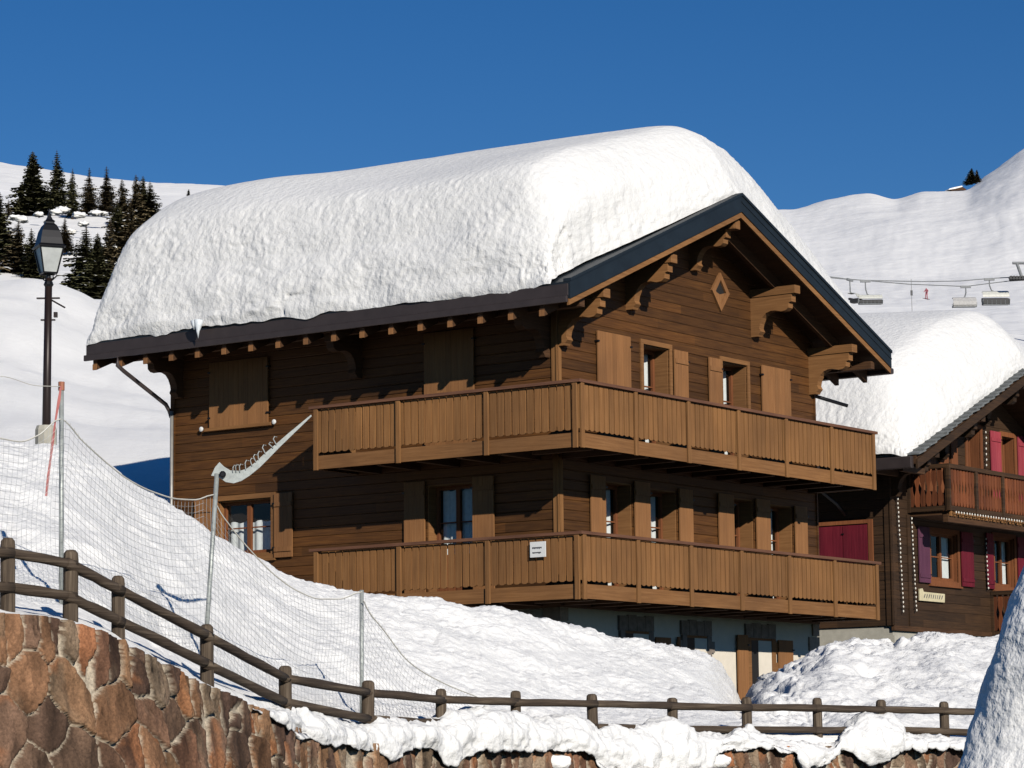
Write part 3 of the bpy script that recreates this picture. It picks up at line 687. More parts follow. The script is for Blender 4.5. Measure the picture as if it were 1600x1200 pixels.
def shutter(root, fn, a0, a1, z0, z1, mat=None, o0=.035, boards=None, battens=True, label=None, double=False):
    mat = mat or m_shut; e = empty('shutter'); e.parent = root
    if label: e['label'] = label
    n = boards or max(2, round((a1-a0)/.13)); b = MB()
    for i in range(n):
        p = a0+(a1-a0)*i/n; q = a0+(a1-a0)*(i+1)/n; gp = .012 if (double and i == n//2) else .003
        fbox(b, fn, p+gp*.5, q-.0015, o0, o0+.030, z0, z1)
    b.build('board', mat, e)
    if battens:
        b = MB()
        for zz in (z0+.16, z1-.22): fbox(b, fn, a0+.015, a1-.015, o0+.0305, o0+.05, zz-.045, zz+.045)
        each(b, 'batten', mat, e)
    b = MB()
    for zz in (z0+.2, z1-.2):
        for s_ in ((a0, a1) if double else (a1,)): fbox(b, fn, s_-.03, s_+.03, o0-.03, o0+.055, zz-.015, zz+.015)
    each(b, 'hinge', m_black, e)
    return e
console_prof = [(0, 0), (1.03, 0), (1.03, -.17), (.96, -.19), (.95, -.30), (.87, -.355), (.76, -.365), (.62, -.33), (.50, -.33), (.38, -.37), (.29, -.46), (.23, -.58), (.21, -.68), (.25, -.755), (.19, -.82), (.17, -.86), (0, -.86)]
def console(root, fn, a, zt, w=.17, beam=1.08, sc=1., mat=None, beamh=.17):
    e = empty('eave_bracket'); e.parent = root
    b = MB(); fbox(b, fn, a-w/2-.02, a+w/2+.02, -.05, beam, zt-beamh, zt)
    b.build('beam', mat or m_tanh, e, bevel=.008)
    b = MB(); b.prism([(o_*sc, z*sc) for o_, z in console_prof], a-w/2, a+w/2, lambda p, q, w_: fn(w_, p, zt-beamh-.002+q)); b.build('carved_board', mat or m_tanh, e)
    return e
def balcony(root, x0, x1, yb, cx, L, ztop, h, mats, nf, ns, slat=.165, fas=.26, railh=.055, style='flat', left_only=None, gapbot=.05):
    """front run x0..x1 at y=-yb, left run at x=x0 from -yb to L"""
    mt, mh, mr = mats; e = empty('balcony'); e.parent = root; zb = ztop-h
    def run(fn, a0, a1, n, first, last):
        # fn(a,out,z): out measured from the balcony outer plane
        b = MB(); fbox(b, fn, a0, a1, -.035, 0, zb, zb+fas); b.build('fascia_board', mh, e)
        for i in range(n+1):
            if i == 0 and not first: continue
            c = a0+(a1-a0)*i/n
            if i == 0: c += .07
            if i == n: c -= .05
            b = MB(); fbox(b, fn, c-.05, c+.05, .002, .045, zb-.02, ztop-railh); b.build('post', mt, e, bevel=.006)
        b = MB(); m = max(1, round((a1-a0)/slat)); pw = (a1-a0)/m
        for i in range(m):
            c = a0+pw*(i+.5); hw = pw*.5-.015
            zlo, zhi = zb+fas+gapbot, ztop-railh-.015
            if style == 'flat':
                jig = random.uniform(-.004, .004)
                prof = [(-hw, zlo+.02), (-hw*.45, zlo), (hw*.45, zlo), (hw, zlo+.02), (hw, zhi), (-hw, zhi)]
                b.prism([(p+c+jig, q) for p, q in prof], -.028, -.003, lambda p, q, w_: fn(p, w_, q))
            else:
                hh = zhi-zlo; prof = [(-hw*.5, 0), (-hw, .12*hh), (-hw*.95, .28*hh), (-hw*.35, .42*hh), (-hw*.35, .5*hh), (-hw*.9, .68*hh), (-hw*.9, .86*hh), (-hw*.5, hh)]
                prof = prof+[(-p, q) for p, q in prof[::-1]]
                b.prism([(p+c, q+zlo) for p, q in prof], -.028, -.003, lambda p, q, w_: fn(p, w_, q))
        b.build('slat', mt, e)
        b = MB(); fbox(b, fn, a0+.02, a1-.02, -.075, -.032, ztop-.16, ztop-.09); b.build('inner_rail', mh, e)
    run(lambda a, o_, z: (a, -yb-o_, z), x0, x1, nf, True, True)
    run(lambda a, o_, z: (x0-o_, a, z), -yb, L, ns, True, True)
    b = MB()     # handrail in an L with mitred corner
    ov = .06
    poly = [(x0-ov, -yb-ov), (x1+.09, -yb-ov), (x1+.09, -yb+.09), (x0+.09, -yb+.09), (x0+.09, L+.10), (x0-ov, L+.10)]
    b.prism(poly, ztop-railh, ztop, lambda p, q, w_: (p, q, w_)); b.build('handrail', mr, e)
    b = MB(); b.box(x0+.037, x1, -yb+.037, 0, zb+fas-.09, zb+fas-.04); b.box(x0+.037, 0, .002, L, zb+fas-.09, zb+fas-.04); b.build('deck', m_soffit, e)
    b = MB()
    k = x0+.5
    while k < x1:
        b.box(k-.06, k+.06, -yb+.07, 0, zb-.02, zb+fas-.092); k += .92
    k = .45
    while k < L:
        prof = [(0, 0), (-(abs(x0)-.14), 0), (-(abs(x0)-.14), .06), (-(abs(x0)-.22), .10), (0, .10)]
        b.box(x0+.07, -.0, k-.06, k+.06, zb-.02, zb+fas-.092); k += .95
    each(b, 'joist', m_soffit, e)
    # end panels returning to the wall
    b = MB()
    m = 7; y_ = -yb
    for i in range(m):
        p = -yb+.05+(yb-.1)*i/m; q = -yb+.05+(yb-.1)*(i+1)/m; b.box(x1-.028, x1-.003, p+.011, q-.011, zb+fas+gapbot, ztop-railh-.01)
        p = x0+.05+(abs(x0)-.1)*i/m; q = x0+.05+(abs(x0)-.1)*(i+1)/m
        if L > 0.3: b.box(p+.011, q-.011, L-.028, L-.003, zb+fas+gapbot, ztop-railh-.01)
    b.build('slat', mt, e)
    b = MB(); b.box(x1-.035, x1, -yb+.002, -.0, zb, zb+fas); b.box(x1-.05, x1+.05, -yb+.09, 0, ztop-railh, ztop)
    if L > .3: b.box(x0+.002, 0, L-.035, L, zb, zb+fas); b.box(x0+.09, 0, L-.04, L+.06, ztop-railh, ztop)
    each(b, 'end_rail', mh, e)
    return e

def snowcap(name, loc, rz, x0, x1, y0, y1, roofz, sx, sz, label, amp=1., front=None, seed=0, cut=None, rise=0., back=0.):
    def arr(a, b_, e, lo=.014, hi=.075):
        xs = [a]; 
        while xs[-1] < b_:
            dd = min(xs[-1]-a, b_-xs[-1]); xs.append(xs[-1]+lo+(hi-lo)*float(sstep(0, e, np.array(dd))))
        xs = np.array(xs); return a+(xs-a)*(b_-a)/(xs[-1]-a)
    def arc(q, z, s1, s2):
        dq = np.diff(q); dz = np.diff(z); L_ = np.hypot(dq, dz); st = np.where(np.abs(dz)/dq > .75, s1, s2)
        c = np.r_[0, np.cumsum(L_/st)]; n_ = int(c[-1]); return np.interp(np.linspace(0, c[-1], n_), c, q)
    q_ = np.linspace(x0, x1, 4000); xs = arc(q_, pch(sx, sz, q_), .034, .065)
    fv = front or ([0, .04, .3, .7, 1.05, 1.35, 1.8, 2.8], [0, .12, .42, .71, .89, .965, .99, 1])
    q_ = np.linspace(y0, y1, 4000); ys = arc(q_, 2.2*pch(*fv, q_-y0)*pch([0, .04, .2, .45, .8, 1.6, 3], [0, .28, .72, .90, .965, .99, 1], y1-q_), .04, .038)
    XX, YY = np.meshgrid(xs, ys)
    Sx = pch(sx, sz, XX)+(back*sstep(y0+4.5, y1-1.5, YY)*np.exp(-((XX-x0-2.4)/1.8)**2)); Tt = np.maximum(Sx-roofz(XX), 0)
    gF = pch(*fv, YY-y0); gB = pch([0, .04, .2, .45, .8, 1.6, 3], [0, .28, .72, .90, .965, .99, 1], y1-YY)
    Tt = (Tt+rise*np.clip(YY-y0-1, 0, 5)*sstep(.8, 2.5, Tt))*gF*gB
    zr = roofz(XX)
    P = np.stack([XX, YY, zr+Tt], -1)
    # gentle sag and sastrugi on top
    ln = fbm(P, (.35, .22, .35), 2, seed+3)
    P[..., 2] += .10*ln*sstep(.5, 1.5, Tt)
    ex = np.minimum(XX-x0, x1-XX); ey = np.minimum(YY-y0, y1-YY)
    # slight outward bulge above the lip and wandering lip line
    fr_ = Tt/np.maximum(Tt.max(), .1)
    P[..., 0] -= (1-sstep(0, 1., XX-x0))*(.10*np.sin(np.clip(fr_*2.2, 0, 1)*PI)+.05*fbm(P, (.8, .8, .8), 2, seed+5))
    P[..., 0] -= (1-sstep(.06, .42, XX-x0))*sstep(0, .02, XX-x0)*np.clip(.03+.06*fbm(P, (1.3, 1.3, 1.3), 2, seed+71), 0, .1)*(gF*gB)
    lip = (1-sstep(0, .5, YY-y0))
    P[..., 1] += lip*(.06*fbm(P, (1.2, 1, 1), 3, seed+8)+.03+.32*(1 if back else .15)*(1-sstep(0, .44, (XX-x0)/(x1-x0)))*(1+.6*fbm(P, (1.5, .2, .2), 3, seed+61)))
    N = gnormal(P); N = N*np.sign(N[..., 2:3]+1e-5)
    steep = sstep(.02, .30, 1-N[..., 2])
    steep = steep*(1-.55*sstep(4.5, 6, XX-x0)*0)
    side = (1-sstep(.55, 1.25, XX-x0)); frontw = 1-sstep(.9, 1.7, YY-y0)
    wt = np.clip(np.maximum(side, frontw)*steep*(.62+.5*fbm(P, 1.1, 2, seed+51))+.015, 0, 1)
    Pw = P+.25*np.stack([vnoise(P, 1.4, seed+31), vnoise(P, 1.4, seed+32), vnoise(P, 1.4, seed+33)], -1)
    Lm = .034*lumps(Pw, (5., 5., 6.), seed+11)+.032*lumps(Pw, (9., 9., 11.), seed+14)
    Lf = .026*lumps(Pw, (7., 7., 11.), seed+17)+.022*lumps(Pw, (15., 15., 15.), seed+19)
    fb = np.clip(frontw*(1-side*.7), 0, 1)
    big = .09*fbm(P, (.9, .9, 1.1), 3, seed+22)
    D = wt*amp*(Lm*(1-fb)*1.25+Lf*fb*1.5+big*.7)+.0035*fbm(P, 9, 2, seed+24)
    # rough crumbly lip low on the verge
    low_ = (1-sstep(.1, .7, Tt))
    D += low_*frontw*.06*lumps(P, (9.,)*3, seed+26)
    P[..., 2] -= (1-sstep(0, .035, XX-x0))*np.clip(.13+.12*fbm(P, (1., 1.6, 1.), 3, seed+41), .0, .3)
    P[..., 0] -= (1-sstep(0, .10, XX-x0))*.05
    edge_ = sstep(0, .02, np.minimum(ex, ey))
    P = P+N*(D*edge_)[..., None]
    # close: skirt and underside
    o = gridmesh(name, P, m_cap, flip=False)
    nr, nc = P.shape[:2]
    ring = [(0, j) for j in range(nc)]+[(i, nc-1) for i in range(1, nr)]+[(nr-1, j) for j in range(nc-2, -1, -1)]+[(i, 0) for i in range(nr-2, 0, -1)]
    o.location = loc; o.rotation_euler = (0, 0, rz)
    tag(o, label, 'roof snow')
    return o

# ---------------------------------------------------------------- main chalet
H = empty('chalet', HLOC, HRZ, 'large brown timber chalet with two tan slatted balconies under very deep roof snow', 'chalet')
WB, LB = 9.6, 9.67; XM = 4.8
sl_ = (11.772-9.263)/(XM+1.29)
soff = lambda x: 11.772-sl_*abs(x-XM)
ZB = 4.02
# openings
side_h = [(6.99, 8.40, 5.24, 6.36), (1.97, 3.08, 4.2, 6.34)]
gab_h = [(2.93, 3.88, 6.9, 9.13), (5.87, 6.85, 6.9, 9.11), (1.50, 2.47, 4.2, 6.34), (3.06, 4.07, 4.2, 6.31), (6.17, 7.0, 4.2, 6.34), (7.62, 8.58, 4.2, 6.31)]
b = MB()
planks(b, sid, .02, LB, ZB, 9.78, side_h, .19)
def clipg(z):
    half = (11.95-z)/sl_; return XM-half, XM+half
planks(b, gab, 0.0, WB, ZB, 11.7, gab_h, .19, clip=clipg)
b.box(WB-.1, WB, .13, LB, ZB, 9.9); b.box(.13, WB-.1, LB-.1, LB, ZB, 9.9)
b.build('wall', m_wall, H)
b = MB()
b.box(-.05, .10, -.03, -.001, ZB, 9.75); b.box(-.03, -.001, -.03, .11, ZB, 9.75)
b.build('corner_board', m_tan, H)
b = MB(); b.box(WB-.02, WB+.03, -.03, .1, ZB, 9.75); b.box(-.03, -.001, LB-.09, LB+.02, ZB, 9.75); b.build('corner_board', m_wall, H)
# stone/plaster base
b = MB(); b.box(.04, WB-.04, .04, LB-.04, -1.2, ZB-.002); 
b.build('plaster_base', m_plaster, H)
b = MB(); b.box(-.01, WB+.01, -.015, .035, ZB-.14, ZB-.003); b.box(-.015, .03, .04, LB, ZB-.14, ZB-.003); b.build('sill_beam', m_soffit, H)
b = MB()
z = 1.1; k = 0
while z < 3.75:
    l1, l2 = (.42, .24) if k % 2 else (.26, .40)
    b.box(0.0, l1, .0, .039, z+.01, z+.30); b.box(.0, .039, .0395, l2, z+.01, z+.30)
    b.box(WB-l1, WB, .0, .039, z+.01, z+.30); b.box(WB-.039, WB+.002, .0395, l2, z+.01, z+.30); z += .315; k += 1
each(b, 'quoin', m_quoin, H)
# basement openings: two windows and a door
for (a0, a1, zt, zb_, nm) in ((2.14, 2.98, 3.50, 2.55, 'window'), (4.34, 5.10, 3.48, 2.55, 'window'), (6.78, 7.60, 3.50, 1.35, 'door')):
    e = empty(nm); e.parent = H
    b = MB()
    n = 4
    for i in range(n): b.box(a0-.19+(a1-a0+.38)*i/n+.008, a0-.19+(a1-a0+.38)*(i+1)/n-.008, -.012, .038, zt+.02, zt+.30+.02*(i % 2))
    each(b, 'lintel', m_lint, e)
    b = MB(); b.box(a0-.16, a0, -.018, .039, zb_, zt+.015); b.box(a1, a1+.16, -.018, .039, zb_, zt+.015)
    for i, z in enumerate(np.arange(zb_+.1, zt-.25, .42)): b.box(a0-.28, a0-.162, -.010, .038, z+.1, z+.32); b.box(a1+.162, a1+.28, -.010, .038, z+.1, z+.32)
    each(b, 'surround', m_lint if nm == 'window' else m_tanh, e)
    b = MB(); b.box(a0, a1, -.006, .039, zt-.035, zt+.014); b.build('lintel_board', m_tanh, e)
    b = MB(); b.box(a0+.001, a0+.30, .0, .038, zb_, zt-.036); b.build('pane' if nm == 'window' else 'door_leaf', m_dark, e)
    b = MB(); b.box(a0+.30, a1-.001, -.004, .038, zb_, zt-.036); b.build('lining', m_plaster, e)
for (a0, a1, zt, zb_) in ((3.18, 3.72, 3.42, 2.5), (6.22, 6.62, 3.56, 1.4), (7.84, 8.42, 3.50, 1.9)):
    shutter(H, gab, a0, a1, zb_, zt, o0=-.01+.02, battens=False)
shutter(H, gab, 3.98, 4.06, 2.5, 3.45, o0=.01, boards=1, battens=False)
# facade windows and balcony doors
window(H, sid, 6.99, 8.40, 5.24, 6.36, deep=.18, curtain='half', bars=1, cols=2)
shutter(H, sid, 6.41, 6.88, 5.14, 6.42); shutter(H, sid, 8.51, 9.0, 5.14, 6.42)
window(H, sid, 1.97, 3.08, 4.2, 6.34, deep=.30, door=True, curtain='full', bars=2, trim=0)
shutter(H, sid, 3.10, 3.60, 4.25, 6.42); shutter(H, sid, 1.46, 1.96, 4.25, 6.42)
for i, (a0, a1, z0, z1) in enumerate(gab_h):
    window(H, gab, a0, a1, z0, z1, deep=.36, door=True, trim=.09 if i < 2 else 0, cols=1, bars=2, curtain='full')
shutter(H, gab, 4.0, 4.5, 6.9, 9.13); shutter(H, gab, 5.30, 5.77, 6.9, 9.12)
shutter(H, gab, .98, 1.48, 4.2, 6.41); shutter(H, gab, 2.49, 3.03, 4.2, 6.40); shutter(H, gab, 4.09, 4.58, 4.2, 6.37)
shutter(H, gab, 5.56, 6.14, 4.2, 6.38); shutter(H, gab, 7.03, 7.58, 4.2, 6.37); shutter(H, gab, 8.60, 9.1, 4.2, 6.33)
shutter(H, gab, 1.28, 2.42, 6.9, 9.20, battens=False, double=True, label='closed pair of plain tan shutters left on the gable')
shutter(H, gab, 7.37, 8.53, 6.9, 9.18, battens=False, double=True, label='closed pair of plain tan shutters right on the gable')
shutter(H, sid, 7.04, 8.60, 7.87, 9.20, battens=False, double=True, label='closed tan shutters half in eave shade on the left wall')
shutter(H, sid, 1.90, 3.09, 6.9, 9.28, battens=False, double=True)
b = MB(); fbox(b, sid, 6.94, 8.70, .03, .10, 7.80, 7.865); b.build('sill_board', m_tanh, H)
for a in (6.86, 8.80):
    b = MB(); b.lathe([(.01, -.03), (.05, -.02), (.05, .0), (.02, .01)], (0, 0, 0), 10); o = b.build('shutter_stay', m_white, H); o.location = (-.09, a, 7.86); o.rotation_euler = (0, -PI/2, 0)
# diamond ornament
b = MB()
c0 = (5.83, 10.52); ro = (.34, .40); ri = (.20, .25)
for i in range(4):
    ang = [0, PI/2, PI, 3*PI/2]; p = [(c0[0]+r_[0]*math.cos(a), c0[1]+r_[1]*math.sin(a)) for r_ in (ro, ri) for a in (ang[i], ang[(i+1) % 4])]
    b.prism([p[0], p[1], p[3], p[2]], -.01, .05, lambda p_, q, w_: (p_, -w_, q))
b.build('diamond_window', m_shut, H)
b = MB(); b.prism([(c0[0]-.2, c0[1]), (c0[0], c0[1]-.25), (c0[0]+.2, c0[1]), (c0[0], c0[1]-.05+.0)], .0, .02, lambda p_, q, w_: (p_, -w_, q)); b.build('diamond_panel', m_shut, H)
b = MB(); b.prism([(c0[0]-.2, c0[1]), (c0[0], c0[1]-.05), (c0[0]+.2, c0[1]), (c0[0], c0[1]+.25)], .0, .006, lambda p_, q, w_: (p_, -w_, q)); b.build('diamond_recess', m_dark, H)
# roof
yf, yb_ = -1.18, 10.87; EX = 1.29
R = empty('roof'); R.parent = H
def slope_slab(b, s, y0, y1, zlo, zhi, xe=EX, xi=0.):
    """s=-1 left, +1 right. slab between soffit+zlo and soffit+zhi"""
    xe_ = XM+s*(XM+xe); xi_ = XM+s*xi
    zz = lambda x: soff(x)
    vs = [(xe_, y0, zz(xe_)+zlo), (xi_, y0, zz(xi_)+zlo), (xi_, y0, zz(xi_)+zhi), (xe_, y0, zz(xe_)+zhi)]
    vs += [(x, y1, z) for x, _, z in vs]
    f = [(0, 1, 2, 3), (7, 6, 5, 4), (0, 4, 5, 1), (1, 5, 6, 2), (2, 6, 7, 3), (3, 7, 4, 0)]
    b.add(vs, f if s < 0 else [q[::-1] for q in f])
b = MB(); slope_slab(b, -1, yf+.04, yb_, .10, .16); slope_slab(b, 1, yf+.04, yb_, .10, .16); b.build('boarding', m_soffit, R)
b = MB(); slope_slab(b, -1, yf-.0, yf+.05, .0, .115, xe=EX+.0); slope_slab(b, 1, yf, yf+.05, .0, .115, xe=EX+.0); b.build('barge_board', m_tanh, R)
b = MB(); slope_slab(b, -1, yf-.025, yf+.03, .118, .44, xe=EX); slope_slab(b, 1, yf-.025, yf+.03, .118, .44, xe=EX)
slope_slab(b, -1, yf-.05, yf+.12, .442, .50, xe=EX+.01); slope_slab(b, 1, yf-.05, yf+.12, .442, .50, xe=EX+.01)
slope_slab(b, 1, yf-.038, yf-.026, .30, .33)
b.build('verge_flashing', m_metal, R)
b = MB(); slope_slab(b, -1, yf+.031, yb_, .165, .44); slope_slab(b, 1, yf+.031, yb_, .165, .44); 
b.build('covering', m_metal, R)
b = MB()
rng2 = random.Random(4)
for s in (-1, 1):      # rafters
    y = yf+.62
    while y < yb_-.2:
        slope_slab(b, s, y-.05, y+.05, -.155, .10, xe=EX-.013, xi=.1); y += .70
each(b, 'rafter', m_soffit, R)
b = MB()
y = yf+.62
while y < yb_-.2:
    xe = -EX+.012; b.box(xe-.012, xe-.001, y-.055, y+.055, soff(xe)-.15, soff(xe)-.035); y += .70
each(b, 'rafter_end', m_shut, R)
# gutter along the left eave and the right one
b = MB(); b.box(-EX-.065, -EX-.005, yf+.02, yb_+.02, soff(-EX)+.05, soff(-EX)+.17)
b.box(-EX-.012, -EX+.01, yf+.02, yb_+.0, soff(-EX)+.172, soff(-EX)+.40)
b.build('gutter', m_gut, R, bevel=.015)
b = MB(); b.box(WB+EX+.005, WB+EX+.16, yf+.0, yb_, soff(-EX)+.0, soff(-EX)+.13); b.build('gutter', m_gut, R, bevel=.03)
# purlins + brackets
for x in (.10, 2.45, 4.8, 7.15, 9.5):
    zt = soff(x)-.035-(.02 if x == 4.8 else .05)
    console(H, gab, x, zt, beam=1.08, w=.18, sc=.95 if x != 4.8 else .85)
for x in (1.25, 3.6, 6.0, 8.35):
    b = MB(); b.box(x-.08, x+.08, yf+.3, .0, soff(x)-.19, soff(x)-.02); 
for y in (.25, 4.75, 9.45):
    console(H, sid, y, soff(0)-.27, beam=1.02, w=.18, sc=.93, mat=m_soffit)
b = MB(); b.box(-.78, -.62, yf+.12, yb_-.2, soff(-.7)-.19, soff(-.7)-.032); b.box(WB+.62, WB+.78, yf+.12, yb_-.2, soff(-.7)-.19, soff(-.7)-.032); each(b, 'purlin', m_soffit, R)
b = MB(); b.box(XM-.09, XM+.09, -1.10, -.0, 11.772-.22, 11.772-.035); b.build('ridge_beam', m_tanh, R)
# downpipes
b = MB(); zg = soff(-EX)+.03; b.tube([(-EX-.1, 9.55+.35, zg+.05), (-EX-.1, 9.9, zg-.16), (-EX+.06, 9.88, zg-.26), (-.16, 9.70, zg-.86), (-.09, 9.66, zg-1.0), (-.09, 9.66, zg-1.15)], .045, 8)
b.build('downpipe', m_gut, H, smooth=True)
MB().tube([(-.09, 9.60, zg-1.0), (-.09, 9.60, 3.5)], .035, 8).build('downpipe', m_pipe, H, smooth=True)
b = MB(); zg = soff(-EX)-.02; b.tube([(WB+EX-.55, .75, zg+.02), (WB+EX-.55, .75, zg-.28), (WB+.15, .38-1.0+.0, zg-.62)][:2]+[(WB+EX-.50, .6, zg-.32), (WB+EX+.1, -.05, zg-.58)], .04, 8)
b.build('downpipe', m_black, H, smooth=True)
balcony(H, -1.29, 9.70, 1.36, 1.29, 4.81, 7.889, 1.225, (m_tan, m_tanh, m_rail), 6, 3)
balcony(H, -1.29, 9.70, 1.36, 1.29, 4.81, 5.139, 1.205, (m_tan, m_tanh, m_rail), 6, 3)
rz_top = lambda x: 12.262-sl_*np.abs(x-XM)
snowcap('roof_snow', HLOC, HRZ, -1.27, 11.0, -1.02, 10.85, rz_top,
        [-1.27, -1.20, -1.0, -.78, -.45, 0, .8, 1.7, 3, 4.8, 6, 7.5, 9, 10.2, 10.8, 11.0],
        [9.76, 10.0, 10.8, 11.5, 12.08, 12.36, 12.70, 13.02, 13.47, 13.93, 13.78, 13.15, 12.28, 11.35, 10.5, 9.7],
        'enormous smooth-topped snow load with lumpy steep sides on the large chalet roof', back=.36)
# icicle and hanging slush on the left eave
ic = empty('icicle', (0, 0, 0), 0, 'short icicle hanging from the slushy snow at the left eave of the large chalet', 'icicle')
Hm = Matrix.LocRotScale(Vector(HLOC), Matrix.Rotation(HRZ, 3, 'Z'), None)
b = MB(); p0 = Vector((-EX-.21, 7.62, 9.70))
b.tube([Hm @ (p0+Vector(q)) for q in ((0.02, 0, .12), (0, 0, 0), (-.01, 0, -.10), (0, .0, -.24))], [.10, .07, .035, .004], 8)
b.tube([Hm @ (p0+Vector(q)) for q in ((0.02, .12, .12), (0, .1, .02), (-.01, .1, -.06))], [.08, .05, .006], 8)
ic.location = Hm @ p0
o = b.build('ice', m_ice, None, smooth=True); o.parent = ic; o.matrix_parent_inverse = Matrix.Translation(-Vector(ic.location))
# notice on the lower balcony
nsg = empty('notice_sign', tuple(Hm @ Vector((-1.34, -.46, 4.97))), HRZ, 'small white printed notice fixed to the lower balcony near its corner', 'sign')
b = MB(); b.box(-.018, 0, -.17, .17, -.26, .02); b.build('board', m_white, nsg)
b = MB(); y = -.12
for zz, hh, n in ((-.08, .035, 9), (-.17, .028, 8)):
    y = .12
    for i in range(n):
        w = random.uniform(.013, .024); b.box(-.021, -.018, y-w, y, zz-hh*random.uniform(.5, 1), zz+.004); y -= w+.005
b.build('lettering', m_ink, nsg)

# ---------------------------------------------------------------- neighbour chalet
NLOC = (9.05, 70., 5.25+EYE)
Nb = empty('chalet', NLOC, HRZ, 'darker chalet behind on the right with crimson shutters and reddish fretwork balcony', 'chalet')
nW, nL, nx = 10., 9.5, 5.0; nyf, nE = -1.4, 1.2
nsoff = lambda x: 4.95-.436*abs(x-nx)-.62
NZ = -1.95
nh_g = [(1.98, 3.42, -.78, .42), (5.45, 6.6, -.78, .5), (4.15, 4.85, .95, 3.18), (6.08, 6.80, .95, 3.12)]
b = MB(); planks(b, gab, 0, nW, NZ, 4.4, nh_g, .22, clip=lambda z: (nx-(4.6-z)/.436, nx+(4.6-z)/.436))
planks(b, sid, .02, nL, NZ, 2.2, [], .22); b.box(nW-.1, nW, .13, nL, NZ, 2.2); b.box(.13, nW-.1, nL-.1, nL, NZ, 2.2)
b.build('wall', m_wall2, Nb)
b = MB(); b.box(.05, nW-.05, .05, nL, -5, NZ-.002); b.box(-.02, nW, -.03, .045, NZ-.12, NZ-.003, 1); b.build('stone_base', [m_conc, m_soffit], Nb)
b = MB(); b.box(-.9, 1.9, -.5, -.1, NZ-.75, NZ-.28); b.box(-3.4, 3., -.35, .0, NZ-1.4, NZ-.5); each(b, 'plinth_block', m_conc, Nb)
b = MB(); b.box(-.06, .12, -.035, -.001, NZ, 2.2); b.box(-.035, -.001, -.035, .16, NZ, 2.2); b.box(.78, .94, -.035, -.001, NZ, .75); b.build('corner_board', m_wall2, Nb)
window(Nb, gab, 1.98, 3.42, -.78, .42, deep=.14, reveal=m_red, cols=2, bars=1, curtain='both')
window(Nb, gab, 5.45, 6.6, -.78, .5, deep=.14, reveal=m_red, cols=2, bars=1, curtain='both')
window(Nb, gab, 4.15, 4.85, .95, 3.18, deep=.3, reveal=m_red, cols=1, bars=1, door=True, curtain='left', trim=.12)
window(Nb, gab, 6.08, 6.80, .95, 3.12, deep=.3, reveal=m_red, cols=1, bars=1, door=True, curtain='left', trim=.12)
shutter(Nb, gab, 1.30, 1.86, -.86, .50, m_purp, label='dull plum shutter left of the lower window'); shutter(Nb, gab, 3.55, 4.2, -.86, .50, m_crim)
shutter(Nb, gab, 4.95, 5.32, -.86, .55, m_crim); shutter(Nb, gab, 6.72, 7.3, -.86, .55, m_crim)
shutter(Nb, gab, 5.38, 5.94, .95, 3.2, m_pink, label='faded pink shutter above the balcony'); shutter(Nb, gab, 6.94, 7.5, .95, 3.2, m_pink)
b = MB(); 
for p, q in ((1.25, 1.75), (2.0, 2.35), (2.6, 3.05), (3.2, 3.55)): fbox(b, gab, p, q, .002, .04, .95, 2.3+.436*(p-1.2)-.25)
each(b, 'door_panel', m_red, Nb)
shutter(Nb, sid, .62, 1.28, -.9, .50, m_crim, battens=False); shutter(Nb, sid, 1.30, 1.96, -.9, .50, m_crim, battens=False)
b = MB(); fbox(b, sid, .48, .60, .001, .05, -1., .62); fbox(b, sid, 1.98, 2.1, .001, .05, -1., .62); fbox(b, sid, .60, 1.98, .001, .05, .53, .62); b.build('shutter_frame', m_red, Nb)
R2 = empty('roof'); R2.parent = Nb
XM_, soff_, EX_ = XM, soff, EX
def slab2(b, s, y0, y1, zlo, zhi, xe=nE):
    xe_ = nx+s*(nx+xe); vs = [(xe_, y0, nsoff(xe_)+zlo), (nx, y0, nsoff(nx)+zlo), (nx, y0, nsoff(nx)+zhi), (xe_, y0, nsoff(xe_)+zhi)]; vs += [(x, y1, z) for x, _, z in vs]
    f = [(0, 1, 2, 3), (7, 6, 5, 4), (0, 4, 5, 1), (1, 5, 6, 2), (2, 6, 7, 3), (3, 7, 4, 0)]; b.add(vs, f if s < 0 else [q[::-1] for q in f])
b = MB(); slab2(b, -1, nyf+.05, nL+1, .12, .30); slab2(b, 1, nyf+.05, nL+1, .12, .30); b.build('boarding', m_soffit, R2)
b = MB(); slab2(b, -1, nyf, nyf+.05, .0, .22); slab2(b, 1, nyf, nyf+.05, .0, .22); b.build('barge_board', m_wall2, R2)
m_slate = plain('grey roof slates', (.16, .17, .17), .7, 0, .35, 5., .01)
b = MB()
for s in (-1, 1):       # overlapping slate courses, seen at the verge
    n = 22
    for i in range(n):
        x0 = nx+s*(nx+nE)*(1-i/n); x1_ = nx+s*(nx+nE)*(1-(i+1.3)/n) if i < n-1 else nx
        z0 = nsoff(x0)+.32+.05; z1 = nsoff(x1_)+.32
        for yy in (nyf-.04,):
            vs = [(x0, yy+random.uniform(-.03, .03), z0), (x1_, yy+random.uniform(-.03, .03), z1), (x1_, nL+1, z1), (x0, nL+1, z0)]; vs += [(x, y, z-.035) for x, y, z in vs]
            f = [(0, 1, 2, 3), (7, 6, 5, 4), (0, 4, 5, 1), (1, 5, 6, 2), (2, 6, 7, 3), (3, 7, 4, 0)]; b.add(vs, f[::-1] if s > 0 else f)
b.build('slates', m_slate, R2)
b = MB(); b.box(-nE-.14, -nE-.002, nyf+.1, nL+1, nsoff(-nE)+.02, nsoff(-nE)+.30); b.build('gutter', m_gut, R2, bevel=.02)
b = MB()
y = nyf+.5
while y < nL: 
    b.box(-nE+.1, .0, y-.06, y+.06, nsoff(-nE)-.02, nsoff(-nE)+.12); y += .7
each(b, 'rafter', m_soffit, R2)
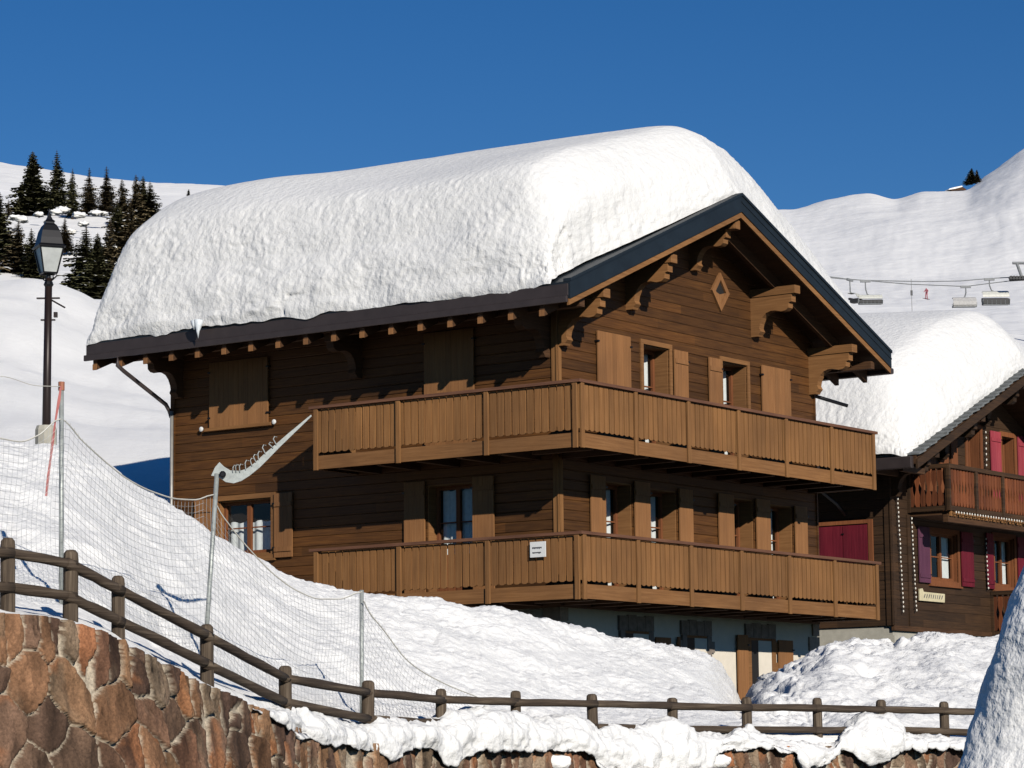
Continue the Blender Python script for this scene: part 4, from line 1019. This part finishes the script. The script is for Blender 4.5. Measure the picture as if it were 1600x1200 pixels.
for x in (.1, 2.6, 5., 7.4, 9.9): console(Nb, gab, x, nsoff(x)-.02, beam=1.25, w=.18, mat=m_wall2)
b = MB(); b.tube([(-nE+.2, 1.7, 1.9), (-nE+.35, 1.6, 1.45), (-.35, 1.25, 1.0), (-.12, 1.15, .75)], .045, 8); b.build('downpipe', m_black, Nb, smooth=True)
# fretwork balcony on the gable
def balc2(zt, x0, x1, h=1.1, yb=1.1):
    e = empty('balcony'); e.parent = Nb; zb = zt-h
    f1 = lambda a, o_, z: (a, -yb-o_, z); f2 = lambda a, o_, z: (x0-o_, a, z)
    for fn, a0, a1, n in ((f1, x0, x1, 6), (f2, -yb, -.02, 1)):
        b = MB(); m = round((a1-a0)/.155); pw = (a1-a0)/m
        for i in range(m):
            c = a0+pw*(i+.5); hw = pw*.5-.008; zlo, zhi = zb+.1, zt-.1; hh = zhi-zlo
            prof = [(-hw*.5, 0), (-hw, .1*hh), (-hw*.95, .28*hh), (-hw*.4, .45*hh), (-hw*.4, .52*hh), (-hw*.95, .7*hh), (-hw*.95, .9*hh), (-hw*.6, hh)]; prof = prof+[(-p, q) for p, q in prof[::-1]]
            b.prism([(p+c, q+zlo) for p, q in prof], -.03, -.004, lambda p, q, w_: fn(p, w_, q))
        b.build('slat', m_rust, e)
        b = MB(); fbox(b, fn, a0-.03, a1, -.06, .05, zt-.1, zt); b.build('handrail', m_wall2, e); b = MB(); fbox(b, fn, a0, a1, -.05, .02, zb-.02, zb+.09); b.build('bottom_rail', m_wall2, e)
        for i in range(n+1):
            c = a0+(a1-a0)*i/n; b = MB(); fbox(b, fn, c-.06, c+.06, -.02, .045, zb-.03, zt-.102); b.build('post', m_wall2, e)
    b = MB(); b.box(x0+.06, x1, -yb+.06, 0, zb-.12, zb-.03); b.box(x0, x1, -yb+.03, -yb+.16, zb-.30, zb-.122); b.build('deck', m_soffit, e)
    b = MB(); k = x0+.1
    while k < x1: b.box(k-.045, k+.045, -yb-.02, -yb+.025, zb-.16, zb-.04); k += .21
    each(b, 'dentil', m_tan, e)
    return e
balc2(1.93, .90, 9.6); balc2(-.92, 5.2, 9.6)
snowcap('roof_snow', NLOC, HRZ, -nE-.02, nx*2+nE, nyf+.16, nL+.95, lambda x: nsoff(x)+.345,
        [-1.22, -1.1, -.85, -.5, 0, .8, 2, 3.5, 5, 6.5, 8, 10, 10.9, 11.2],
        [2.15, 2.6, 3.25, 3.85, 4.35, 4.85, 5.4, 5.95, 6.3, 5.95, 5.2, 4., 3.1, 2.2],
        'thick rounded snow load on the roof of the darker chalet at right', amp=.8, seed=100, rise=.09)
# string lights and plaque
Nm = Matrix.LocRotScale(Vector(NLOC), Matrix.Rotation(HRZ, 3, 'Z'), None)
m_bulb = plain('white bulb', (.8, .76, .68), .4, 0, .05)
def lights(path, n, label):
    e = empty('light_string', tuple(Nm @ Vector(path[0])), HRZ, label, 'string lights', 'strings of small white lights on the darker chalet')
    q0 = Vector(path[0]); b = MB(); b.tube([Vector(p)-q0 for p in path], .008, 5); b.build('cable', m_black, e)
    b = MB(); segs = [(Vector(path[i]), Vector(path[i+1])) for i in range(len(path)-1)]; tot = sum((q-p).length for p, q in segs)
    for i in range(n):
        s = tot*(i+.5)/n
        for p, q in segs:
            if s <= (q-p).length: c = p.lerp(q, s/(q-p).length); break
            s -= (q-p).length
        c = c-q0+Vector((random.uniform(-.012, .012), -.03, 0)); b.lathe([(.004, -.038), (.016, -.02), (.017, .0), (.009, .02)], c, 6)
    b.build('bulb', m_bulb, e)
lights([(.22, -.06, 1.15), (.36, -.06, -1.65)], 26, 'vertical string of white lights nearest the left corner of the darker chalet')
lights([(.90, -.06, .72), (1.02, -.06, -1.6)], 22, 'vertical string of white lights beside the plum shutter')
lights([(4.98, -.06, .95), (5.05, -.06, 3.2)], 16, 'string of white lights above the upper balcony beside the pink shutter')
lights([(4.86, -.06, .45), (4.92, -.06, -.9)], 12, 'string of white lights between the two lower crimson shutters')
lights([(.95, -1.2, .76), (9.5, -1.2, .76)], 60, 'row of white lights under the front edge of the upper fretwork balcony')
pl = empty('name_plaque', tuple(Nm @ Vector((1.9, -.04, -1.18))), HRZ, 'cream wooden name plaque under the lower window of the darker chalet', 'sign')
b = MB(); b.prism([(-.66, -.13), (.64, -.13), (.66, .08), (-.45, .09), (-.5, .17), (-.66, .15)], 0, .03, lambda p, q, w_: (p, -w_, q)); b.build('board', plain('cream paint', (.62, .55, .36), .7), pl)
b = MB(); x = -.46
for i in range(9):
    w = random.uniform(.06, .1); b.prism([(x, -.06), (x+w*.35, -.06), (x+w, .03), (x+w*.6, .04)], .031, .035, lambda p, q, w_: (p, -w_, q)); x += w+.03
b.build('lettering', m_ink, pl)

# ------------------------------------------------------------------ near snow heap at the right edge
cu = at(np.array(1985.), np.array(1201.), np.array(14.)); pxm = F_/14.
ys = np.array([800, 815, 840, 870, 915, 925, 955, 1000, 1050, 1100, 1150, 1185, 1201, 1300, 1500, 1720.])
rs = np.array([1, 42, 78, 100, 126, 134, 149, 164, 177, 188, 204, 216, 222, 250, 300, 340.])
vv = np.linspace(800, 1720, 230); rr = (pch(ys, rs, vv)+260*sstep(800, 830, vv))/pxm; zz = cu[2]+(1201-vv)/pxm
th = np.linspace(0, 2*PI, 260, endpoint=False)
P = np.stack([cu[0]+rr[:, None]*np.cos(th)[None]*1.0, cu[1]+rr[:, None]*np.sin(th)[None]*.5, zz[:, None]+0*th[None]], -1)
N = np.stack([np.cos(th)[None]+0*rr[:, None], np.sin(th)[None]+0*rr[:, None], .3+0*P[..., 0]], -1)
N /= np.linalg.norm(N, axis=-1, keepdims=True)
P = P+N*(.045*fbm(P, 2.2, 3, 5)+.016*lumps(P, (7., 7., 7.), 8)+.007*lumps(P, (19., 19., 19.), 12))[..., None]
o = gridmesh('snow_heap', P, m_bank, wrap=True); tag(o, 'tall heap of shovelled snow close to the camera at the right edge', 'snow heap')

# ------------------------------------------------------------------ conifers
def spruce_mesh(h, wd, seed, dens=1., droop=.35):
    r = random.Random(seed); b = MB()
    lev = int(26*dens); 
    for i in range(lev):
        f = (i+.5)/lev; z = h*(.06+.93*f); R_ = wd*(1-f)**.82*(.70+.55*r.random())+.05*wd
        nb = max(5, int((13-7*f)*dens))
        a0 = r.uniform(0, 6)
        for k in range(nb):
            a = a0+2*PI*k/nb+r.uniform(-.3, .3); L_ = R_*r.uniform(.45, 1.25)*(1+.22*math.sin(a*1.0+seed)+.15*math.sin(a*2+f*9+seed))
            dx, dy = math.cos(a), math.sin(a); px_, py_ = -dy, dx
            nseg = max(3, int(6*(1-f)+2)); pz = z
            for s in range(nseg):
                t0 = s/nseg; t1 = (s+1)/nseg+.08
                wd0 = L_*.36*(1-t0)**.6+.12*wd*.5
                for sgn in (-1, 1):
                    q0 = (dx*L_*t0, dy*L_*t0, z-L_*droop*t0**1.3+L_*.12*t0**3)
                    q1 = (dx*L_*t1, dy*L_*t1, z-L_*droop*t1**1.3+L_*.12*t1**3)
                    tip = (dx*L_*(t0+.22)+px_*sgn*wd0*r.uniform(.7, 1.3), dy*L_*(t0+.22)+py_*sgn*wd0*r.uniform(.7, 1.3), q0[2]-wd0*r.uniform(.15, .75))
                    b.add([q0, q1, tip], [(0, 1, 2)], 1 if (r.random() < .06 and t0 > .3) else 0)
    return b
spr = []
for k, (h, wd, dn, mt) in enumerate([(1., .23, 1.3, m_needle), (1., .19, .9, m_needle), (1., .25, 1.0, m_needle2), (1., .17, .8, m_needle2), (1., .30, 1.4, m_needle)]):
    me = spruce_mesh(h, wd, k*7+1, dn*1.35).build('crown', [mt, m_hill]); bpy.data.objects.remove(me)
    m_ = [m for m in bpy.data.meshes if m.name.startswith('crown')][-1]; spr.append(m_)
b = MB(); b.tube([(0, 0, -.06), (0, 0, .5), (0, 0, 1.0)], [.026, .016, .003], 6); o = b.build('trunk', m_trunk); trunk_me = o.data; bpy.data.objects.remove(o)
Pm, Tm, Um = MT
def on_mount(u, v, d):
    p = w2(u, v, d); j = int(np.argmin(np.abs(Um-u))); c = Pm[:, j]; k = np.argsort(c[:, 1])
    zt = float(np.interp(d, c[k, 1], c[k, 2])); p[2] = max(p[2], zt) if abs(p[2]-zt) > .0 else p[2]
    return p
def mount_hit(u, d):
    """mountain height under the line of sight column u at distance d"""
    j = int(np.argmin(np.abs(Um-u))); col = Pm[:, j]; k = int(np.argmin(np.abs(col[:, 1]-d))); return col[k]
trees = [(50, 238, 338, .46, 0, 420, 'broad dense spruce, the biggest of the upper row against the sky'),
 (88, 236, 328, .30, 1, 415, 'tall slim spruce right beside the broad dense one in the upper row'),
 (113, 264, 338, .28, 1, 410, 'narrow spruce third in the upper row'),
 (139, 263, 332, .34, 3, 415, 'loose spruce fourth in the upper row with sky around its tip'),
 (166, 261, 330, .36, 3, 415, 'loose spruce fifth in the upper row'),
 (190, 281, 355, .40, 2, 400, 'brownish spruce at the left of the upper right clump'),
 (212, 274, 352, .38, 2, 402, 'brownish spruce in the middle of the upper right clump'),
 (223, 276, 350, .34, 0, 405, 'dark spruce second from the right in the upper right clump'),
 (234, 284, 352, .42, 1, 404, 'spruce at the far right of the clump touching the roof snow'),
 (182, 318, 400, .44, 0, 340, 'dark spruce below the upper right clump'),
 (204, 318, 405, .46, 2, 338, 'brownish spruce hugging the roof snow edge below the clump'),
 (-4, 300, 425, .40, 0, 335, 'dark spruce cut by the left picture edge'),
 (13, 312, 350, .32, 3, 405, 'small sparse spruce at the left edge behind the cut one'),
 (28, 348, 440, .50, 2, 300, 'bushy brownish spruce left of the street lamp'),
 (48, 358, 440, .40, 1, 295, 'dark spruce just behind the left side of the lantern'),
 (80, 340, 400, .36, 3, 330, 'spruce whose tip shows above the lantern cap'),
 (101, 341, 392, .46, 3, 345, 'small spruce right of the lantern cap'),
 (134, 355, 462, .46, 1, 262, 'tall dark spruce with drooping branches right of the lamp'),
 (152, 366, 472, .44, 0, 258, 'dark spruce between the drooping one and the roof snow'),
 (172, 345, 455, .40, 2, 270, 'brownish spruce partly behind the roof snow edge'),
 (295, 295, 306, .40, 1, 760, 'tiny lone conifer on the skyline left of the big roof snow'),
 (1519, 263, 287, .55, 0, 880, 'left tree of the dark pair on the right skyline'),
 (1527, 265, 284, .5, 2, 885, 'right tree of the dark pair on the right skyline')]
for (u, yt, yb, asp, kind, dd, lab) in trees:
    base = w2(u, yb, dd); top = w2(u, yt, dd); h = top[2]-base[2]
    e = empty('spruce_tree', tuple(base), random.uniform(0, 6), lab, 'tree', 'conifers on the slopes')
    w_ = h*asp*.5/{0: .23, 1: .19, 2: .25, 3: .17, 4: .3}[kind]*1.4
    for nm, me in (('crown', spr[kind]), ('trunk', trunk_me)):
        o = bpy.data.objects.new(nm, me); COL.objects.link(o); o.parent = e; o.scale = (w_, w_, h*1.02)
# snow-laden bushes among the trees
k = 0
for (u, v, r, dd) in [(22, 340, 1.3, 380), (34, 343, 1.5, 378), (87, 332, 1.4, 390), (98, 328, 1.6, 392), (122, 336, 1.5, 385), (130, 350, 1.2, 370), (150, 333, 1.5, 395), (162, 334, 1.2, 396), (188, 358, 1.1, 350), (170, 385, 1.4, 330), (110, 362, 1.2, 360), (60, 335, 1.3, 395)]:
    th = np.linspace(0, 2*PI, 22, endpoint=False)[None]; ph = np.linspace(.02, PI-.02, 14)[:, None]
    Pn = np.stack([np.cos(th)*np.sin(ph)*1.3, np.sin(th)*np.sin(ph), np.cos(ph)*.9+0*th], -1)
    Pq = Pn*np.array([1, 1, .7])*r*.38*(1+1.3*lumps(Pn+k*3.3, (1.9,)*3, k)+.3*lumps(Pn+k, (4.,)*3, k+50))[..., None]
    o = gridmesh('snowy_bush', Pq, m_hill, wrap=True); o.location = tuple(w2(u, v, dd)); k += 1
    tag(o, 'low bush buried under a white snow cushion among the spruces', 'snowy bush', 'snow-covered bushes among the spruces')

# ------------------------------------------------------------------ chairlift
lift_d = 250.; px = F_/lift_d
m_cab = plain('cable steel', (.22, .23, .24), .6); m_bub = plain('pale bubble hood', (.55, .55, .50), .35); m_seat = plain('black seat', (.03, .03, .032), .6)
m_lightseat = plain('grey seat', (.42, .41, .40), .6)
cb = w2(1450, 440, lift_d); cab = empty('lift_cable', tuple(cb), 0, 'pair of thin chairlift cables across the snowy slope', 'cable')
for pts_ in ([(1230, 428), (1325, 436.5), (1353, 438), (1440, 440), (1500, 439), (1547, 435), (1585, 433), (1700, 430)], [(1230, 424), (1325, 436), (1420, 444), (1508, 447.5), (1585, 438), (1700, 428)]):
    b = MB(); b.tube([tuple(w2(u, v, lift_d)-cb) for u, v in pts_], .045, 6); b.build('strand', m_cab, cab)
def chair(u, yt, ux, y0, y1, w_, dark, label, group='chairs hanging from the lift cable', rz=0.):
    base = w2(ux, y1, lift_d); e = empty('lift_chair', tuple(base), rz, label, 'chairlift chair', group)
    H_ = (y1-yt)/px; dx = (u-ux)/px; hb = (y1-y0)/px; hw = w_/2/px
    b = MB(); b.tube([(dx, 0, H_), (dx, 0, H_-.5), (dx+.02, 0, hb+.5), (dx*.6, .1, hb+.12), (0, .1, hb)], .06, 6); b.box(dx-.45, dx+.45, -.08, .08, H_-.12, H_+.08); b.tube([(-hw*.7, .1, hb), (hw*.7, .1, hb)], .05, 6)
    b.build('hanger', m_cab, e)
    b = MB(); n = 8
    prof = [(-.60, hb*.52), (-.56, hb*.68), (-.38, hb*.90), (.0, hb), (.35, hb*.97)] if dark else [(-.75, hb*.12), (-.72, hb*.5), (-.45, hb*.88), (.0, hb), (.35, hb*.97)]
    vs = [(s*hw*(1 if i < 3 else .93), p, z) for s in (-1, 1) for i, (p, z) in enumerate(prof)]
    b.add(vs, [(i, i+1, 6+i, 5+i) for i in range(4)]); o = b.build('hood', m_bub if dark else m_lightseat, e); sm = o.modifiers.new('t', 'SOLIDIFY'); sm.thickness = .05
    b = MB(); b.box(-hw, hw, -.72, .15, .0, hb*(.42 if dark else .15)); b.box(-hw, hw, .1, .3, .282, hb*(.55 if dark else .3)); 
    b.build('seat', m_seat if dark else m_lightseat, e, bevel=.05)
    b = MB(); b.tube([(-hw, -.75, hb*.35), (-hw, -.7, -.05), (hw, -.7, -.05), (hw, -.75, hb*.35)], .05, 5)
    for i in range(1, 6): q = -hw+2*hw*i/6; b.tube([(q, -.7, -.03), (q, -.7, hb*.3)], .035, 4)
    b.build('footrest', m_cab, e)
chair(1325, 437, 1333, 458, 474, 12, True, 'lift chair half hidden by the big roof snow edge', rz=.9)
chair(1353, 438, 1359.5, 461, 476, 37, True, 'dark lift chair with pale hood just right of the roof snow')
chair(1510, 447, 1506, 465, 480.5, 37, False, 'pale grey empty lift chair with its hood seen from outside')
chair(1547, 435, 1555, 455, 477, 42, True, 'largest lift chair with black seat near the lift tower')
pb = w2(1607, 520, lift_d-2); py = empty('lift_tower', tuple(pb), 0, 'grey chairlift tower head with cross arm and rollers at the right edge', 'lift tower')
q = lambda u, v: tuple(w2(u, v, lift_d-2)-pb)
MB().tube([q(1607, 540), q(1607, 410)], .28, 10).build('mast', m_cab, py)
b = MB(); b.tube([q(1582, 411), q(1640, 411)], .12, 8); b.tube([q(1589, 412), q(1597, 434)], .13, 8); b.build('arm', m_cab, py)
b = MB(); b.tube([q(1577, 437), q(1612, 435)], .16, 8)
for i in range(6):
    c = q(1579+i*4.6, 434.5); b.tube([(c[0], c[1]-.3, c[2]), (c[0], c[1]+.1, c[2])], .17, 8)
b.build('roller_battery', m_seat, py)

# skier (one continuous skinned body)
def person(u, yb, dd, hgt, jacket, label):
    base = on_mount(u, yb, dd); e = empty('person', tuple(base), -.6, label, 'person')
    vs = [(0, 0, .95), (0, .02, 1.2), (0, -.02, 1.42), (0, -.05, 1.56), (0, -.07, 1.72), (-.1, 0, .9), (-.13, -.12, .5), (-.13, 0, .08), (.1, 0, .9), (.13, -.12, .5), (.13, 0, .08), (-.2, -.02, 1.4), (-.32, -.1, 1.15), (-.3, -.35, 1.05), (.2, -.02, 1.4), (.32, -.1, 1.15), (.3, -.35, 1.05), (-.13, -.16, .04), (.13, -.16, .04)]
    es = [(0, 1), (1, 2), (2, 3), (3, 4), (0, 5), (5, 6), (6, 7), (0, 8), (8, 9), (9, 10), (2, 11), (11, 12), (12, 13), (2, 14), (14, 15), (15, 16), (7, 17), (10, 18)]
    rd = [.16, .15, .17, .07, .11, .11, .085, .07, .11, .085, .07, .09, .065, .05, .09, .065, .05, .06, .06]
    me = bpy.data.meshes.new('body'); me.from_pydata([tuple(c*hgt/1.83 for c in v) for v in vs], es, []); o = bpy.data.objects.new('body', me); COL.objects.link(o); o.parent = e
    o.modifiers.new('skin', 'SKIN')
    for i, r_ in enumerate(rd): me.skin_vertices[0].data[i].radius = (r_*hgt/1.83,)*2
    me.skin_vertices[0].data[0].use_root = True
    s = o.modifiers.new('sub', 'SUBSURF'); s.levels = 1; s.render_levels = 1
    me.materials.append(plain('ski suit', jacket, .7))
    b = MB()
    for s_ in (-.13, .13): b.box(s_-.05, s_+.05, -1., .75, -.02, .02)
    b.build('ski', m_crim, e)
person(1448, 467, 430, 1.75, (.42, .13, .16), 'skier in red suit on the slope below the lift cable')
mk = w2(1425, 482, 330); e = empty('piste_marker', tuple(mk), 0, 'thin piste marker pole with a small dark flag left of the skier', 'marker pole')
MB().tube([(0, 0, -1), (0, 0, 3.4)], .035, 6).build('pole', m_pipe, e); b = MB(); b.box(-.12, .12, -.02, .02, 1.5, 2.1); b.build('flag', m_black, e)
# hut on the right skyline
hb_ = on_mount(1494, 308, 926)-np.array([0, 0, .3]); e = empty('mountain_hut', tuple(hb_), .25, 'tiny dark hut under a snow-covered roof on the right skyline', 'hut')
b = MB(); b.box(-2.3, 2.3, -1.5, 1.5, -.6, 1.0); b.build('wall', m_soffit, e)
b = MB(); b.prism([(-2.8, 1.0), (2.6, 1.0), (2.9, 1.35), (1.6, 2.1), (-1.2, 1.3)], -1.8, 1.8, lambda p, q_, w_: (p, w_, q_)); b.build('roof', m_soffit, e)
b = MB(); b.prism([(-3.4, .9), (-2.8, 1.05), (-1.2, 1.35), (1.5, 2.12), (1.4, 2.5), (-1.2, 1.9), (-3., 1.4)], -1.9, 1.9, lambda p, q_, w_: (p, w_, q_)); o = b.build('roof_snow', m_hill, e); o.name = 'snow_cover'
